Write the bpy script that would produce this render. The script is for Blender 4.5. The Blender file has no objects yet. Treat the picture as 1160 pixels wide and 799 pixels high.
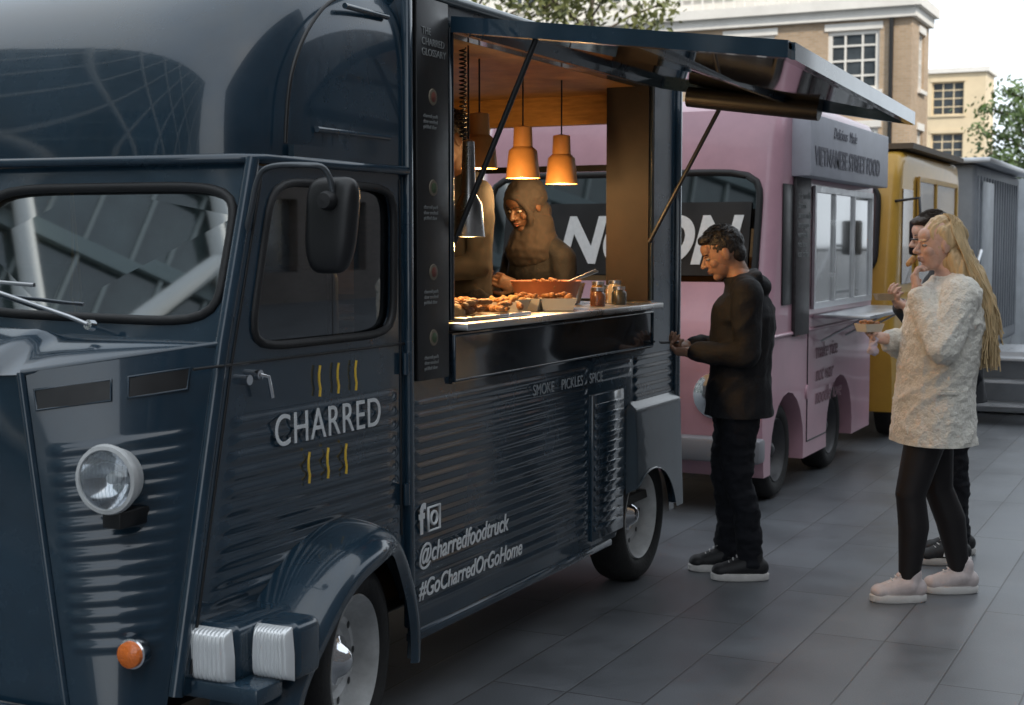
import bpy, bmesh, math, random
from mathutils import Vector, Matrix, noise
from math import sin, cos, pi, radians, sqrt, atan2
random.seed(3)
V=Vector
S=bpy.context.scene
COL=S.collection
# ------------------------------------------------------------ helpers
def link(o,parent=None):
    COL.objects.link(o)
    if parent: o.parent=parent
    return o
def empty(name,loc=(0,0,0),rotz=0):
    e=bpy.data.objects.new(name,None); e.empty_display_size=.1
    e.location=loc; e.rotation_euler=(0,0,rotz); COL.objects.link(e); return e
def mat(name,col,rough=.5,metal=0,coat=0,var=0,vs=5,bump=0,bs=50,emit=0,ecol=None,spec=.5,rvar=0,sheen=0,stretch=None,col2=None):
    m=bpy.data.materials.new(name); m.use_nodes=True
    nt=m.node_tree; N=nt.nodes; L=nt.links; b=N['Principled BSDF']
    c=(*col,1)
    b.inputs['Base Color'].default_value=c
    b.inputs['Roughness'].default_value=rough; b.inputs['Metallic'].default_value=metal
    b.inputs['Coat Weight'].default_value=coat; b.inputs['Coat Roughness'].default_value=.05
    b.inputs['Specular IOR Level'].default_value=spec
    if sheen: b.inputs['Sheen Weight'].default_value=sheen
    if emit:
        b.inputs['Emission Color'].default_value=(*(ecol or col),1); b.inputs['Emission Strength'].default_value=emit
    tc=N.new('ShaderNodeTexCoord'); src=tc.outputs['Object']
    if stretch:
        mp=N.new('ShaderNodeMapping'); mp.inputs['Scale'].default_value=stretch; L.new(src,mp.inputs[0]); src=mp.outputs[0]
    if var or rvar:
        n=N.new('ShaderNodeTexNoise'); n.inputs['Scale'].default_value=vs; n.inputs['Detail'].default_value=6; n.inputs['Roughness'].default_value=.65
        L.new(src,n.inputs['Vector'])
        if var:
            r=N.new('ShaderNodeValToRGB'); r.color_ramp.elements[0].position=.3; r.color_ramp.elements[1].position=.72
            r.color_ramp.elements[0].color=(*[x*(1-var) for x in col],1)
            r.color_ramp.elements[1].color=(*(col2 or [min(1,x*(1+var)) for x in col]),1)
            L.new(n.outputs['Fac'],r.inputs[0]); L.new(r.outputs[0],b.inputs['Base Color'])
        if rvar:
            mr=N.new('ShaderNodeMapRange'); mr.inputs['From Min'].default_value=.3; mr.inputs['From Max'].default_value=.7
            mr.inputs['To Min'].default_value=max(0.02,rough-rvar); mr.inputs['To Max'].default_value=rough+rvar
            L.new(n.outputs['Fac'],mr.inputs[0]); L.new(mr.outputs[0],b.inputs['Roughness'])
    if bump:
        n2=N.new('ShaderNodeTexNoise'); n2.inputs['Scale'].default_value=bs; n2.inputs['Detail'].default_value=4
        L.new(src,n2.inputs['Vector'])
        bp=N.new('ShaderNodeBump'); bp.inputs['Strength'].default_value=bump; bp.inputs['Distance'].default_value=.01
        L.new(n2.outputs['Fac'],bp.inputs['Height']); L.new(bp.outputs[0],b.inputs['Normal'])
    return m
def glassmat(name,tint=(.3,.34,.36),base=.1,k=.8,rough=.02):
    m=bpy.data.materials.new(name); m.use_nodes=True; nt=m.node_tree; N=nt.nodes; L=nt.links
    N.remove(N['Principled BSDF']); out=N['Material Output']
    t=N.new('ShaderNodeBsdfTransparent'); t.inputs[0].default_value=(*tint,1)
    g=N.new('ShaderNodeBsdfGlossy'); g.inputs['Roughness'].default_value=rough; g.inputs[0].default_value=(.9,.95,1,1)
    lw=N.new('ShaderNodeLayerWeight'); lw.inputs[0].default_value=.5
    p=N.new('ShaderNodeMath'); p.operation='POWER'; p.inputs[1].default_value=3
    q=N.new('ShaderNodeMath'); q.operation='MULTIPLY_ADD'; q.inputs[1].default_value=k; q.inputs[2].default_value=base
    mx=N.new('ShaderNodeMixShader')
    L.new(lw.outputs['Facing'],p.inputs[0]); L.new(p.outputs[0],q.inputs[0]); L.new(q.outputs[0],mx.inputs[0])
    L.new(t.outputs[0],mx.inputs[1]); L.new(g.outputs[0],mx.inputs[2]); L.new(mx.outputs[0],out.inputs[0])
    return m
def mk(name,verts,faces,m,parent=None,smooth=False,angle=None):
    me=bpy.data.meshes.new(name); me.from_pydata([tuple(v) for v in verts],[],faces); me.update()
    bm=bmesh.new(); bm.from_mesh(me); bmesh.ops.remove_doubles(bm,verts=bm.verts,dist=1e-5)
    bmesh.ops.recalc_face_normals(bm,faces=bm.faces); bm.to_mesh(me); bm.free()
    if m: me.materials.append(m)
    if smooth:
        for p in me.polygons: p.use_smooth=True
        if angle: me.set_sharp_from_angle(angle=radians(angle))
    o=bpy.data.objects.new(name,me); return link(o,parent)
def frombm(name,bm,m,parent=None,smooth=False,angle=None):
    me=bpy.data.meshes.new(name); bm.to_mesh(me); bm.free()
    if m: me.materials.append(m)
    if smooth:
        for p in me.polygons: p.use_smooth=True
        if angle: me.set_sharp_from_angle(angle=radians(angle))
    return link(bpy.data.objects.new(name,me),parent)
def addbox(bm,x0,x1,y0,y1,z0,z1,M=None):
    r=bmesh.ops.create_cube(bm,size=1)
    for v in r['verts']:
        v.co=V(((x0+x1)/2+v.co.x*(x1-x0),(y0+y1)/2+v.co.y*(y1-y0),(z0+z1)/2+v.co.z*(z1-z0)))
        if M: v.co=M@v.co
    return r['verts']
def box(name,x0,x1,y0,y1,z0,z1,m,parent=None,bev=0,seg=2):
    bm=bmesh.new(); addbox(bm,min(x0,x1),max(x0,x1),min(y0,y1),max(y0,y1),min(z0,z1),max(z0,z1))
    if bev: bmesh.ops.bevel(bm,geom=list(bm.edges),offset=bev,segments=seg,profile=.5,affect='EDGES')
    bmesh.ops.recalc_face_normals(bm,faces=bm.faces)
    return frombm(name,bm,m,parent,smooth=bool(bev),angle=40)
def boxes(name,lst,m,parent=None,M=None,bev=0):
    bm=bmesh.new()
    for b in lst: addbox(bm,*b,M=M)
    if bev: bmesh.ops.bevel(bm,geom=list(bm.edges),offset=bev,segments=2,profile=.5,affect='EDGES')
    bmesh.ops.recalc_face_normals(bm,faces=bm.faces)
    return frombm(name,bm,m,parent,smooth=bool(bev),angle=40)
def basis(w):
    w=V(w).normalized(); a=V((0,0,1)) if abs(w.z)<.9 else V((1,0,0))
    u=w.cross(a).normalized(); return u,w.cross(u),w
def lathe(name,prof,p,axis,m,parent=None,seg=40,smooth=True,angle=45):
    u,v,w=basis(axis); p=V(p); vs=[];fs=[]
    for r,h in prof:
        for i in range(seg):
            a=2*pi*i/seg; vs.append(p+w*h+(u*cos(a)+v*sin(a))*max(r,1e-5))
    for j in range(len(prof)-1):
        for i in range(seg):
            k=(i+1)%seg; fs.append((j*seg+i,j*seg+k,(j+1)*seg+k,(j+1)*seg+i))
    return mk(name,vs,fs,m,parent,smooth,angle)
def cyl(name,a,b,ra,m,parent=None,rb=None,seg=24):
    a=V(a);b=V(b);rb=ra if rb is None else rb; h=(b-a).length
    return lathe(name,[(0,0),(ra,0),(rb,h),(0,h)],a,b-a,m,parent,seg)
def tube(name,pts,r,m,parent=None,closed=False,nurbs=False,res=6,bres=3):
    cu=bpy.data.curves.new(name,'CURVE'); cu.dimensions='3D'; cu.bevel_depth=r; cu.bevel_resolution=bres; cu.use_fill_caps=True
    lst=pts if isinstance(pts[0][0],(tuple,list,Vector)) else [pts]
    for pp in lst:
        s=cu.splines.new('NURBS' if nurbs else 'POLY'); s.points.add(len(pp)-1)
        for i,q in enumerate(pp): s.points[i].co=(q[0],q[1],q[2],1)
        s.use_cyclic_u=closed
        if nurbs: s.order_u=3; s.use_endpoint_u=True; s.resolution_u=res
    cu.materials.append(m); o=bpy.data.objects.new(name,cu); return link(o,parent)
def text(name,s,loc,size,m,parent,face='X',extr=.001,shear=0,offs=0,align='LEFT',sx=1,spacing=1,tilt=0):
    cu=bpy.data.curves.new(name,'FONT'); cu.body=s; cu.size=size; cu.extrude=extr; cu.shear=shear; cu.offset=offs; cu.align_x=align
    cu.space_character=spacing
    cu.materials.append(m); o=bpy.data.objects.new(name,cu)
    if face=='X': R=Matrix(((0,0,1),(1,0,0),(0,1,0)))
    else: R=Matrix(((1,0,0),(0,sin(tilt),-cos(tilt)),(0,cos(tilt),sin(tilt))))
    M=Matrix.Translation(loc)@R.to_4x4()@Matrix.Diagonal((sx,1,1,1))
    link(o,parent); o.matrix_local=M
    return o
def wpanel(name,quad,a,b,cu,cv,n,pm,gm,rm,parent,inset=(0,0,0),gr=.012,panel=True):
    bl,br,tr,tl=[V(q) for q in quad]
    def Q(u,v):
        s=(u+1)/2;t=(v+1)/2; return bl*(1-s)*(1-t)+br*s*(1-t)+tr*s*t+tl*(1-s)*t
    ang=[2*pi*i/72+.001 for i in range(72)]+[atan2(y-cv,x-cu)%(2*pi) for x in(-1,1) for y in(-1,1)]
    ang.sort(); out=[];inn=[]
    for t in ang:
        c,s=cos(t),sin(t); k=1e9
        if c>1e-9:k=min(k,(1-cu)/c)
        if c<-1e-9:k=min(k,(-1-cu)/c)
        if s>1e-9:k=min(k,(1-cv)/s)
        if s<-1e-9:k=min(k,(-1-cv)/s)
        out.append(Q(cu+k*c,cv+k*s))
        r=(abs(c/a)**n+abs(s/b)**n)**(-1/n); inn.append(Q(cu+r*c,cv+r*s))
    k=len(ang); ins=V(inset)
    if panel:
        mk(name+'_panel',out+inn+[p+ins for p in inn],[(i,(i+1)%k,k+(i+1)%k,k+i) for i in range(k)]+[(k+i,k+(i+1)%k,2*k+(i+1)%k,2*k+i) for i in range(k)],pm,parent)
    if gm: mk(name+'_glass',[p+ins*.6 for p in inn],[tuple(range(k))],gm,parent)
    if rm: tube(name+'_seal',inn,gr,rm,parent,closed=True)
def grid(name,f,nu,nv,m,parent,smooth=True,angle=None):
    vs=[f(i/nu,j/nv) for j in range(nv+1) for i in range(nu+1)]
    fs=[(j*(nu+1)+i,j*(nu+1)+i+1,(j+1)*(nu+1)+i+1,(j+1)*(nu+1)+i) for j in range(nv) for i in range(nu)]
    return mk(name,vs,fs,m,parent,smooth,angle)
def sst(x,a,b):
    t=max(0,min(1,(x-a)/(b-a))); return t*t*(3-2*t)
# ------------------------------------------------------------ materials
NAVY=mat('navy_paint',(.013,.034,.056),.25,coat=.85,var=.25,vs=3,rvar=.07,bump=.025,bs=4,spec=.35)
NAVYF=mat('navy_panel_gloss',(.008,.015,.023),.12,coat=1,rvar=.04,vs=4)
RUBBER=mat('rubber',(.012,.012,.013),.55,bump=.1,bs=80)
BLACK=mat('black_trim',(.01,.01,.011),.4,rvar=.1)
TYRE=mat('tyre',(.018,.018,.018),.8,bump=.3,bs=60,var=.3,vs=20)
CHROME=mat('chrome',(.75,.76,.78),.12,metal=1,rvar=.05,vs=20)
ALU=mat('aluminium',(.55,.56,.58),.35,metal=1,rvar=.1,vs=15)
CREAM=mat('cream_wheel_paint',(.56,.57,.57),.4,var=.2,vs=12)
DRIM=mat('dark_rim',(.06,.06,.065),.45,var=.2,vs=12)
WHITE=mat('white_vinyl',(.74,.76,.77),.5,var=.08,vs=30)
YELLOWV=mat('yellow_vinyl',(.78,.50,.05),.5)
ORANGE=mat('orange_lens',(.85,.18,.01),.15,coat=1,bump=.4,bs=120)
GLASS=glassmat('window_glass',(.22,.25,.27),.12,.7)
GLASSD=glassmat('windscreen_glass',(.10,.12,.13),.38,.6)
WOODI=mat('interior_wood',(.40,.20,.055),.5,var=.3,vs=8,stretch=(1,1,8))
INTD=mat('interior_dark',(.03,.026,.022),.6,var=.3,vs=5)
STEEL=mat('stainless',(.5,.5,.5),.3,metal=1,rvar=.1)
# ============================================================ FOOD TRUCK
T=empty('food_truck',(0,0,0))
GZ=1.81
def yf(z):
    if z>1.31: return 3.17+(z-1.31)*(.15/.51)
    return 2.95+(z-.4)*(.22/.91)
FWY,RWY=3.69,6.33
def arch(Y,c,R,cz,k=1):
    d=abs(Y-c)/k
    return cz+sqrt(R*R-d*d) if d<R else -1
def ribf(z,z0,z1,per,amp):
    if z<z0 or z>z1: return 0
    n=round((z1-z0)/per); ph=(z-z0)/(z1-z0)*n
    return amp*(.5-.5*cos(2*pi*ph))**.8
# door lower panel
def doorf(u,v):
    z=.40+v*(1.25-.40); y=yf(z)+(4.115-yf(z))*u
    e=sst(u,.06,.11)*(1-sst(u,.90,.96))
    x=-2.40+ribf(z,.60,1.11,.0465,.006)*e
    zz=max(z,arch(y,FWY,.41,.27))
    return V((x,y,zz))
grid('door_panel',doorf,70,200,NAVY,T)
wpanel('door_window',[(-2.4,yf(1.25),1.25),(-2.4,4.115,1.25),(-2.4,4.115,1.79),(-2.4,yf(1.79),1.79)],.82,.86,.04,.0,7,NAVY,GLASS,RUBBER,T,(-.03,0,0),.013)
tube('door_window_divider',[(-2.425,3.72,1.28),(-2.425,3.72,1.76)],.008,BLACK,T)
tube('door_seams',[[(-2.399,yf(z)+.035,z) for z in (.45,.8,1.25,1.76)],[(-2.399,4.09,.62),(-2.399,4.09,1.78)],[(-2.399,yf(.6)+.03,1.25),(-2.399,4.115,1.25)]],.004,BLACK,T)
tube('corner_pillar',[(-2.415,yf(z)+.004,z) for z in (.4,.7,1.0,1.31,1.55,GZ)],.02,NAVY,T)
# door handle + hinge
cyl('handle_boss',(-2.40,3.29,1.215),(-2.375,3.29,1.215),.014,CHROME,T)
tube('door_handle',[(-2.375,3.29,1.215),(-2.36,3.305,1.21),(-2.362,3.325,1.15)],.006,CHROME,T)
cyl('lock_boss',(-2.40,3.24,1.205),(-2.375,3.24,1.205),.014,CHROME,T)
tube('door_hinges',[[(-2.385,4.10,1.15),(-2.385,4.10,1.22)],[(-2.385,4.10,.72),(-2.385,4.10,.79)]],.012,NAVY,T)
# windscreen (two panes)
for sgn in (1,-1):
    def X(x): return -3.4+sgn*x
    wpanel('windscreen',[(X(0),3.13,1.325),(X(.985),3.175,1.305),(X(.985),3.325,GZ-.01),(X(0),3.28,GZ-.01)],.90,.76,.03,-.02,6,NAVY,GLASSD,RUBBER,T,(0,.02,0),.014)
# cowl and hood
def hood(u,v):
    x=(u*2-1); ax=abs(x)
    yb=3.13+.045*ax; zb=1.335-.025*ax
    yfz=2.80+.08*min(1,ax/.55) if ax<.56 else 2.88+(ax-.56)/.44*.28
    zf=1.20+.03*min(1,ax/.56) if ax<.56 else 1.23+(ax-.56)/.44*.075
    y=yb+(yfz-yb)*v; z=zb+(zf-zb)*v
    z+=.02*sin(pi*v)*(1-ax**4)+.025*(1-sst(ax,.42,.5))*sst(v,.0,.25)*(1-sst(v,.93,1))
    return V((-3.4+x*.985,y,z))
grid('bonnet',hood,80,24,NAVY,T)
LENS=glassmat('lens_glass',(.85,.87,.88),.12,.7,.05)
RIBL=mat('ribbed_lens',(.80,.82,.83),.15,metal=.3,coat=.8)
for sgn in (1,-1):
    def XX(p): return V((-3.4+sgn*(p[0]+3.4),p[1],p[2]))
    A=V((-2.85,2.88,1.235));B=V((-2.415,3.165,1.308));A2=V((-2.66,2.82,.36));B2=V((-2.44,2.945,.36))
    nrm=V((.5,-.86,0)).normalized()
    def nose(u,v):
        p=(A2*(1-u)+B2*u)*(1-v)+(A*(1-u)+B*u)*v
        e=sst(u,.1,.17)*(1-sst(u,.86,.93))
        p=p+nrm*(ribf(v,.17,.78,.045,.005)*e + .03*sin(pi*u)*1)
        return XX(p)
    grid('nose_flank',nose,40,180,NAVY,T)
    tube('nose_edge',[XX(A)+V((0,0,.0)),XX(A2)],.012,NAVY,T)
    tube('bonnet_edge',[XX(A),XX(B)],.009,NAVY,T)
    for (u0,u1) in ((.06,.46),(.55,.86)):
        def vent(u,v,u0=u0,u1=u1):
            uu=u0+(u1-u0)*u; vv=.885+.06*v
            p=(A2*(1-uu)+B2*uu)*(1-vv)+(A*(1-uu)+B*uu)*vv
            return XX(p+nrm*(.03*sin(pi*uu)+.004))
        grid('bonnet_vent',vent,6,2,BLACK,T)
        c=[vent(0,0),vent(1,0),vent(1,1),vent(0,1)]
        tube('bonnet_vent_rim',c,.004,NAVY,T,closed=True)
    hp=XX((-2.545,2.86,.975)); ax=V((sgn*.12,-1,0)).normalized()
    lathe('headlamp_shell',[(0,-.1),(.04,-.095),(.075,-.05),(.085,-.01),(.088,.0)],hp,ax,CREAM,T)
    lathe('headlamp_ring',[(.088,-.012),(.092,.0),(.088,.012),(.078,.014),(.076,.008)],hp,ax,CREAM,T)
    lathe('headlamp_reflector',[(.078,.004),(.06,-.03),(.03,-.05),(0,-.055)],hp,ax,CHROME,T)
    lathe('headlamp_bulb',[(0,-.01),(.014,-.014),(.018,-.03),(.012,-.05)],hp,ax,WHITE,T)
    lathe('headlamp_lens',[(.078,.008),(.06,.018),(.03,.025),(0,.027)],hp,ax,LENS,T)
    uu_,vv_,ww_=basis(ax)
    fl=[]
    for i in range(-6,7):
        o_=i*.011; hh=sqrt(max(0,.074**2-o_**2))
        fl.append([hp+uu_*o_+vv_*(hh*t/3)+ax*(.0285-.02*((o_/.078)**2+(hh*t/3/.078)**2)) for t in range(-3,4)])
    tube('headlamp_flutes',fl,.0012,LENS,T,bres=1)
    box('headlamp_bracket',hp.x-.03,hp.x+.03,hp.y+.01,hp.y+.13,hp.z-.13,hp.z-.085,BLACK,T,.005)
    lathe('indicator',[(.036,0),(.034,.014),(.02,.022),(0,.024)],XX((-2.50,2.885,.52)),ax,ORANGE,T)
    lathe('indicator_base',[(.04,-.03),(.04,.0),(.034,.003)],XX((-2.50,2.885,.52)),ax,CHROME,T)
gr=[]
for i in range(14):
    z=.50+i*.046; gr.append((-3.72,-3.08,2.815,2.83,z,z+.02))
boxes('radiator_grille',gr,NAVY,T,bev=.004)
def nosef(u,v):
    x=-3.4+(u*2-1)*(.55*v+.74*(1-v)); a=abs(u*2-1)
    return V((x,2.80+.08*a*v+.02*a*(1-v)+.01,.36+v*(.84+.03*a)))
grid('nose_front',nosef,20,6,NAVY,T)
box('front_valance',-4.6,-2.19,3.0,3.12,.385,.435,NAVY,T,.012)
box('front_bumper',-3.9,-2.64,2.77,2.80,.30,.37,NAVY,T,.01)
tube('tow_hook',[(-2.72,2.80,.36),(-2.72,2.72,.36),(-2.66,2.72,.36)],.01,BLACK,T)
# front fenders
for sgn in (1,-1):
    def fend(u,v):
        th=pi*(-.05+1.10*u); c=cos(th)
        fl=.225-.145*sst(-c,-.3,1.0)
        s=v
        if s<.75:
            q=s/.75*pi/2; x=-2.405+fl*sin(q); R=.40+.070*cos(q)
        else:
            q=(s-.75)/.25; x=-2.405+fl-.012*q; R=.40-.030*q
        kf=1.12+.20*sst(-sin(th),-.75,-.1) if c>0 else .95
        if c>0 and c<.35: kf=.95+(kf-.95)*sst(c,0,.35)
        y=FWY-c*R*kf; z=.27+sin(th)*R*1.0
        return V((-3.4+sgn*(x+3.4),y,z))
    grid('front_fender',fend,72,18,NAVY,T)
    for (cx,cy,w,dp) in ((-2.36,3.035,.150,.30),(-2.222,3.125,.125,.13)):
        cc=-3.4+sgn*(cx+3.4)
        def lamp(u,v):
            a=u*2-1;b=v*2-1
            x=a*w/2; z=b*.072
            k=(1-abs(a)**6)*(1-abs(b)**6)
            x*=1-.10*(b>0)*b
            return V((cc+x,cy-.035*k**.5+.003*sin(a*34)*k,.50+z))
        grid('ribbed_side_lamp',lamp,90,16,RIBL,T)
        box('lamp_bezel',cc-w/2-.005,cc+w/2+.005,cy-.004,cy+dp,.420,.580,NAVY,T,.03,4)
# roof dome over the cab
def sc(x,e): return math.copysign(abs(x)**e,x)
def dome(u,v):
    eta=(u-.5)*pi; phi=v*pi/2
    x=sc(sin(eta),2/6.); r=abs(cos(eta))**(2/6.)
    y=r*sc(cos(phi),2/2.4)*.83; z=r*sc(sin(phi),2/2.4)*.70
    return V((-3.4+x*1.0,4.13-y,GZ+.01+z))
def dome2(u,v):
    x=(u*2-1); e=math.asin(math.copysign(min(1,abs(x))**3.0,x)); 
    return dome(e/pi+.5,v)
grid('cab_roof',lambda u,v:dome2(.5-.5*cos(pi*u),v),140,60,NAVY,T)
rr=[]
for x in (-3.6,-3.31,-3.0,-2.72):
    pts=[]
    for k in range(10):
        v=.50+.045*k; u=((x+3.4)/1.0+1)/2
        p=dome2(u,v); pts.append(p+V((0,-.002,.004)))
    rr.append(pts)
tube('roof_ribs',rr,.011,NAVY,T)
tube('roof_side_ribs',[[(-2.402,3.62,1.91),(-2.402,4.03,1.91)],[(-2.404,3.78,2.29),(-2.404,4.03,2.29)]],.009,NAVY,T)
tube('roof_side_seam',[(-2.402,3.46,1.86),(-2.402,3.47,2.0),(-2.402,3.52,2.12),(-2.403,3.60,2.22),(-2.404,3.72,2.31),(-2.405,3.9,2.37)],.006,BLACK,T,nurbs=True)
tube('gutter',[(-4.40,4.12,GZ),(-4.41,3.45,GZ),(-4.36,3.32,GZ),(-3.4,3.26,GZ+.005),(-2.46,3.305,GZ),(-2.40,3.36,GZ),(-2.39,4.12,GZ)],.015,NAVY,T)
box('roof_band',-2.42,-2.401,3.5,4.12,GZ-.03,GZ+.05,NAVY,T)
# box body --------------------------------------------------
def sidef(u,v):
    y=4.13+u*(6.74-4.13); z=.27+v*(1.09-.27)
    e=sst(y,4.16,4.20)*(1-sst(y,5.60,5.66))+.0
    e2=sst(y,5.70,5.74)*(1-sst(y,6.12,6.16)) if z>.98 else 0
    e3=sst(y,6.18,6.21)*(1-sst(y,6.68,6.71)) if z>.80 else 0
    x=-2.40+ribf(z,.33,1.06,.042,.006)*max(e,e2,e3)
    x+=.0022*noise.noise(V((y*2.2,z*1.4,1)))
    return V((x,y,max(z,arch(y,RWY,.35,.22))))
grid('side_ribbed_panel',sidef,180,190,NAVY,T)
box('side_sill_rail',-2.42,-2.385,4.15,5.9,.245,.275,NAVY,T,.006)
box('jamb_front',-2.60,-2.40,4.13,4.42,1.09,2.36,NAVY,T)
box('jamb_rear',-2.62,-2.40,6.40,6.74,1.09,2.36,NAVY,T)
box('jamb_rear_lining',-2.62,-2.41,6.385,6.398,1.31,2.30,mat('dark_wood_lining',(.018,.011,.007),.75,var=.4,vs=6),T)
box('header',-2.48,-2.40,4.42,6.39,2.30,2.40,NAVY,T)
box('body_corner_front',-2.41,-2.378,4.115,4.15,.30,2.40,NAVY,T,.01)
box('body_corner_rear',-2.41,-2.375,6.72,6.76,.30,2.40,NAVY,T,.012)
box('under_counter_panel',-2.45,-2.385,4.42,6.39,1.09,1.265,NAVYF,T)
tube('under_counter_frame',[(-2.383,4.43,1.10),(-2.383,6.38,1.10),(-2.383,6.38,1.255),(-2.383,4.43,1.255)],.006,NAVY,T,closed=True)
box('serving_counter',-2.95,-2.33,4.43,6.385,1.275,1.30,STEEL,T,.004)
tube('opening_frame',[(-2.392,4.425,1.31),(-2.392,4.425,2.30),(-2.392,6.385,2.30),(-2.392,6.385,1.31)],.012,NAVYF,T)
box('louvre_frame',-2.402,-2.388,5.68,6.04,.30,.93,NAVY,T,.004)
lv=[]
for i in range(13): lv.append((-2.39,-2.380,5.70,6.02,.34+i*.044,.362+i*.044))
boxes('louvres',lv,NAVY,T,bev=.003)
def rf(u,v):
    y=6.10+u*(6.77-6.10); z=.30+v*(.86-.30)
    x=-2.35-.02*v; k=sst(u,0,.06)*sst(1-u,0,.05)*sst(1-v,0,.08)
    return V((-2.401+(x+2.401)*k,y,max(z,arch(y,RWY,.33,.20))))
grid('rear_fender',rf,90,40,mat('fender_paint',(.032,.055,.075),.35,coat=.6,var=.2,vs=5),T)
def roof(u,v):
    a=(u*2-1); x=-3.4+1.0*a; z=2.40+.13*(1-abs(a)**3.0)
    return V((x,4.13+v*2.63,z))
ROOFSHEEN=mat('roof_painted_sheen',(.10,.13,.15),.4,coat=.4,var=.2)  # pale grey puts the sky's reflection on the curved roof into its colour
grid('box_roof',roof,40,2,ROOFSHEEN,T)
tube('roof_edge',[(-2.392,4.12,2.40),(-2.392,6.76,2.40)],.018,ROOFSHEEN,T)
box('ceiling_lining',-4.37,-2.485,4.15,6.70,2.30,2.33,WOODI,T)
box('wall_offside',-4.40,-4.36,3.2,6.74,.3,2.38,NAVY,T)
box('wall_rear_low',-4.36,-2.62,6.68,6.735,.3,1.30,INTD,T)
box('wall_rear_top',-4.36,-2.62,6.68,6.735,2.16,2.38,WOODI,T)
box('wall_rear_left',-4.36,-3.75,6.68,6.735,1.30,2.16,WOODI,T)
box('rear_window_bar',-3.75,-2.62,6.69,6.72,1.93,1.96,BLACK,T)
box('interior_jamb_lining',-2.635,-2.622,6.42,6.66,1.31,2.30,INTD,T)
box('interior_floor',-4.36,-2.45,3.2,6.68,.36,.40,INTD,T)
box('underbody_box',-4.25,-2.72,3.15,6.6,.22,.355,BLACK,T)  # plain black box added to block light under the truck
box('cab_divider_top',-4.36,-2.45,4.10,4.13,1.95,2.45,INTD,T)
box('prep_bench',-4.30,-3.65,4.6,6.6,.42,1.25,STEEL,T)
box('counter_support',-2.90,-2.48,4.45,6.38,.42,1.27,STEEL,T)
# cab interior
box('dashboard',-4.3,-2.5,3.2,3.42,1.05,1.28,INTD,T,.03)
for x in (-2.85,-3.95):
    box('seat_back',x-.24,x+.24,3.98,4.08,.85,1.5,INTD,T,.04); box('seat_base',x-.24,x+.24,3.6,4.05,.75,.88,INTD,T,.04)
lathe('steering_wheel',[(.19,-.01),(.2,0),(.19,.01),(.18,0),(.19,-.01)],(-3.9,3.5,1.32),(0,-.5,.85),BLACK,T)
tube('hanging_beads',[(-3.05,3.3,1.76),(-3.06,3.31,1.55),(-3.07,3.31,1.42),(-3.05,3.31,1.36),(-3.03,3.31,1.42),(-3.05,3.3,1.76)],.004,YELLOWV,T)
# wiper
tube('wiper',[[(-2.80,3.08,1.355),(-2.86,3.075,1.375),(-3.35,3.09,1.49)],[(-3.0,3.09,1.46),(-3.45,3.11,1.48)]],.006,ALU,T)
lathe('wiper_pivot',[(.016,0),(.014,.02),(0,.022)],(-2.80,3.10,1.35),(0,-1,.2),CHROME,T)
# mirror
tube('mirror_arm',[(-2.41,3.27,1.60),(-2.385,3.26,1.635),(-2.35,3.25,1.76),(-2.30,3.24,1.785),(-2.20,3.25,1.785),(-2.14,3.29,1.78),(-2.14,3.30,1.70)],.008,mat('dark_steel',(.12,.13,.14),.35,metal=.8),T,nurbs=True)
def mir(u,v):
    eta=(v-.5)*pi; ph=u*2*pi
    x=.078*abs(cos(eta))**.45*sc(cos(ph),.6)*(1+.14*sin(eta)) ; z=.130*sc(sin(eta),.6); y=.035*abs(cos(eta))**.7*sc(sin(ph),.9)
    return V((-2.165+x+.08*z,3.33+y,1.625+z))
grid('mirror_head',mir,40,24,BLACK,T)
lathe('mirror_joint',[(.0,.03),(.02,.028),(.026,.01),(.026,-.03)],(-2.15,3.29,1.69),(.1,-1,0),RUBBER,T)
# wheels
def wheel(parent,x,y,z,r,out=1,rim=CREAM,w=.16,turn=0):
    k=r/.31
    ax=V((out*cos(turn),sin(turn),0)); p=V((x-out*.08,y,z))+ax*.08
    lathe('tyre',[(.195*k,-.02),(.215*k,.004),(.25*k,.014),(.285*k,.006),(.305*k,-.02),(.31*k,-.05),(.31*k,-w+.04),(.30*k,-w+.01),(.2*k,-w)],p,ax,TYRE,parent,56)
    lathe('wheel_rim',[(0,-.075),(.10*k,-.075),(.115*k,-.06),(.135*k,-.06),(.15*k,-.085),(.175*k,-.065),(.185*k,-.02),(.20*k,.002),(.205*k,-.006)],p,ax,rim,parent,56)
    lathe('hub_cap',[(0,-.012),(.02*k,-.015),(.04*k,-.026),(.055*k,-.048),(.075*k,-.056),(.08*k,-.076)],p,ax,CHROME if rim is CREAM else rim,parent,32)
    u,v,ww=basis(ax)
    for i in range(8):
        a=2*pi*i/8; q=p+(u*cos(a)+v*sin(a))*.125*k-ax*.0585
        lathe('rim_hole',[(.012*k,0),(0,.0015)],q,ax,BLACK,parent,12)
wheel(T,-2.335,FWY,.305,.31,turn=radians(11)); wheel(T,-2.415,RWY,.305,.31)
wheel(T,-4.42,FWY,.305,.31,-1); wheel(T,-4.40,RWY,.305,.31,-1)
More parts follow.
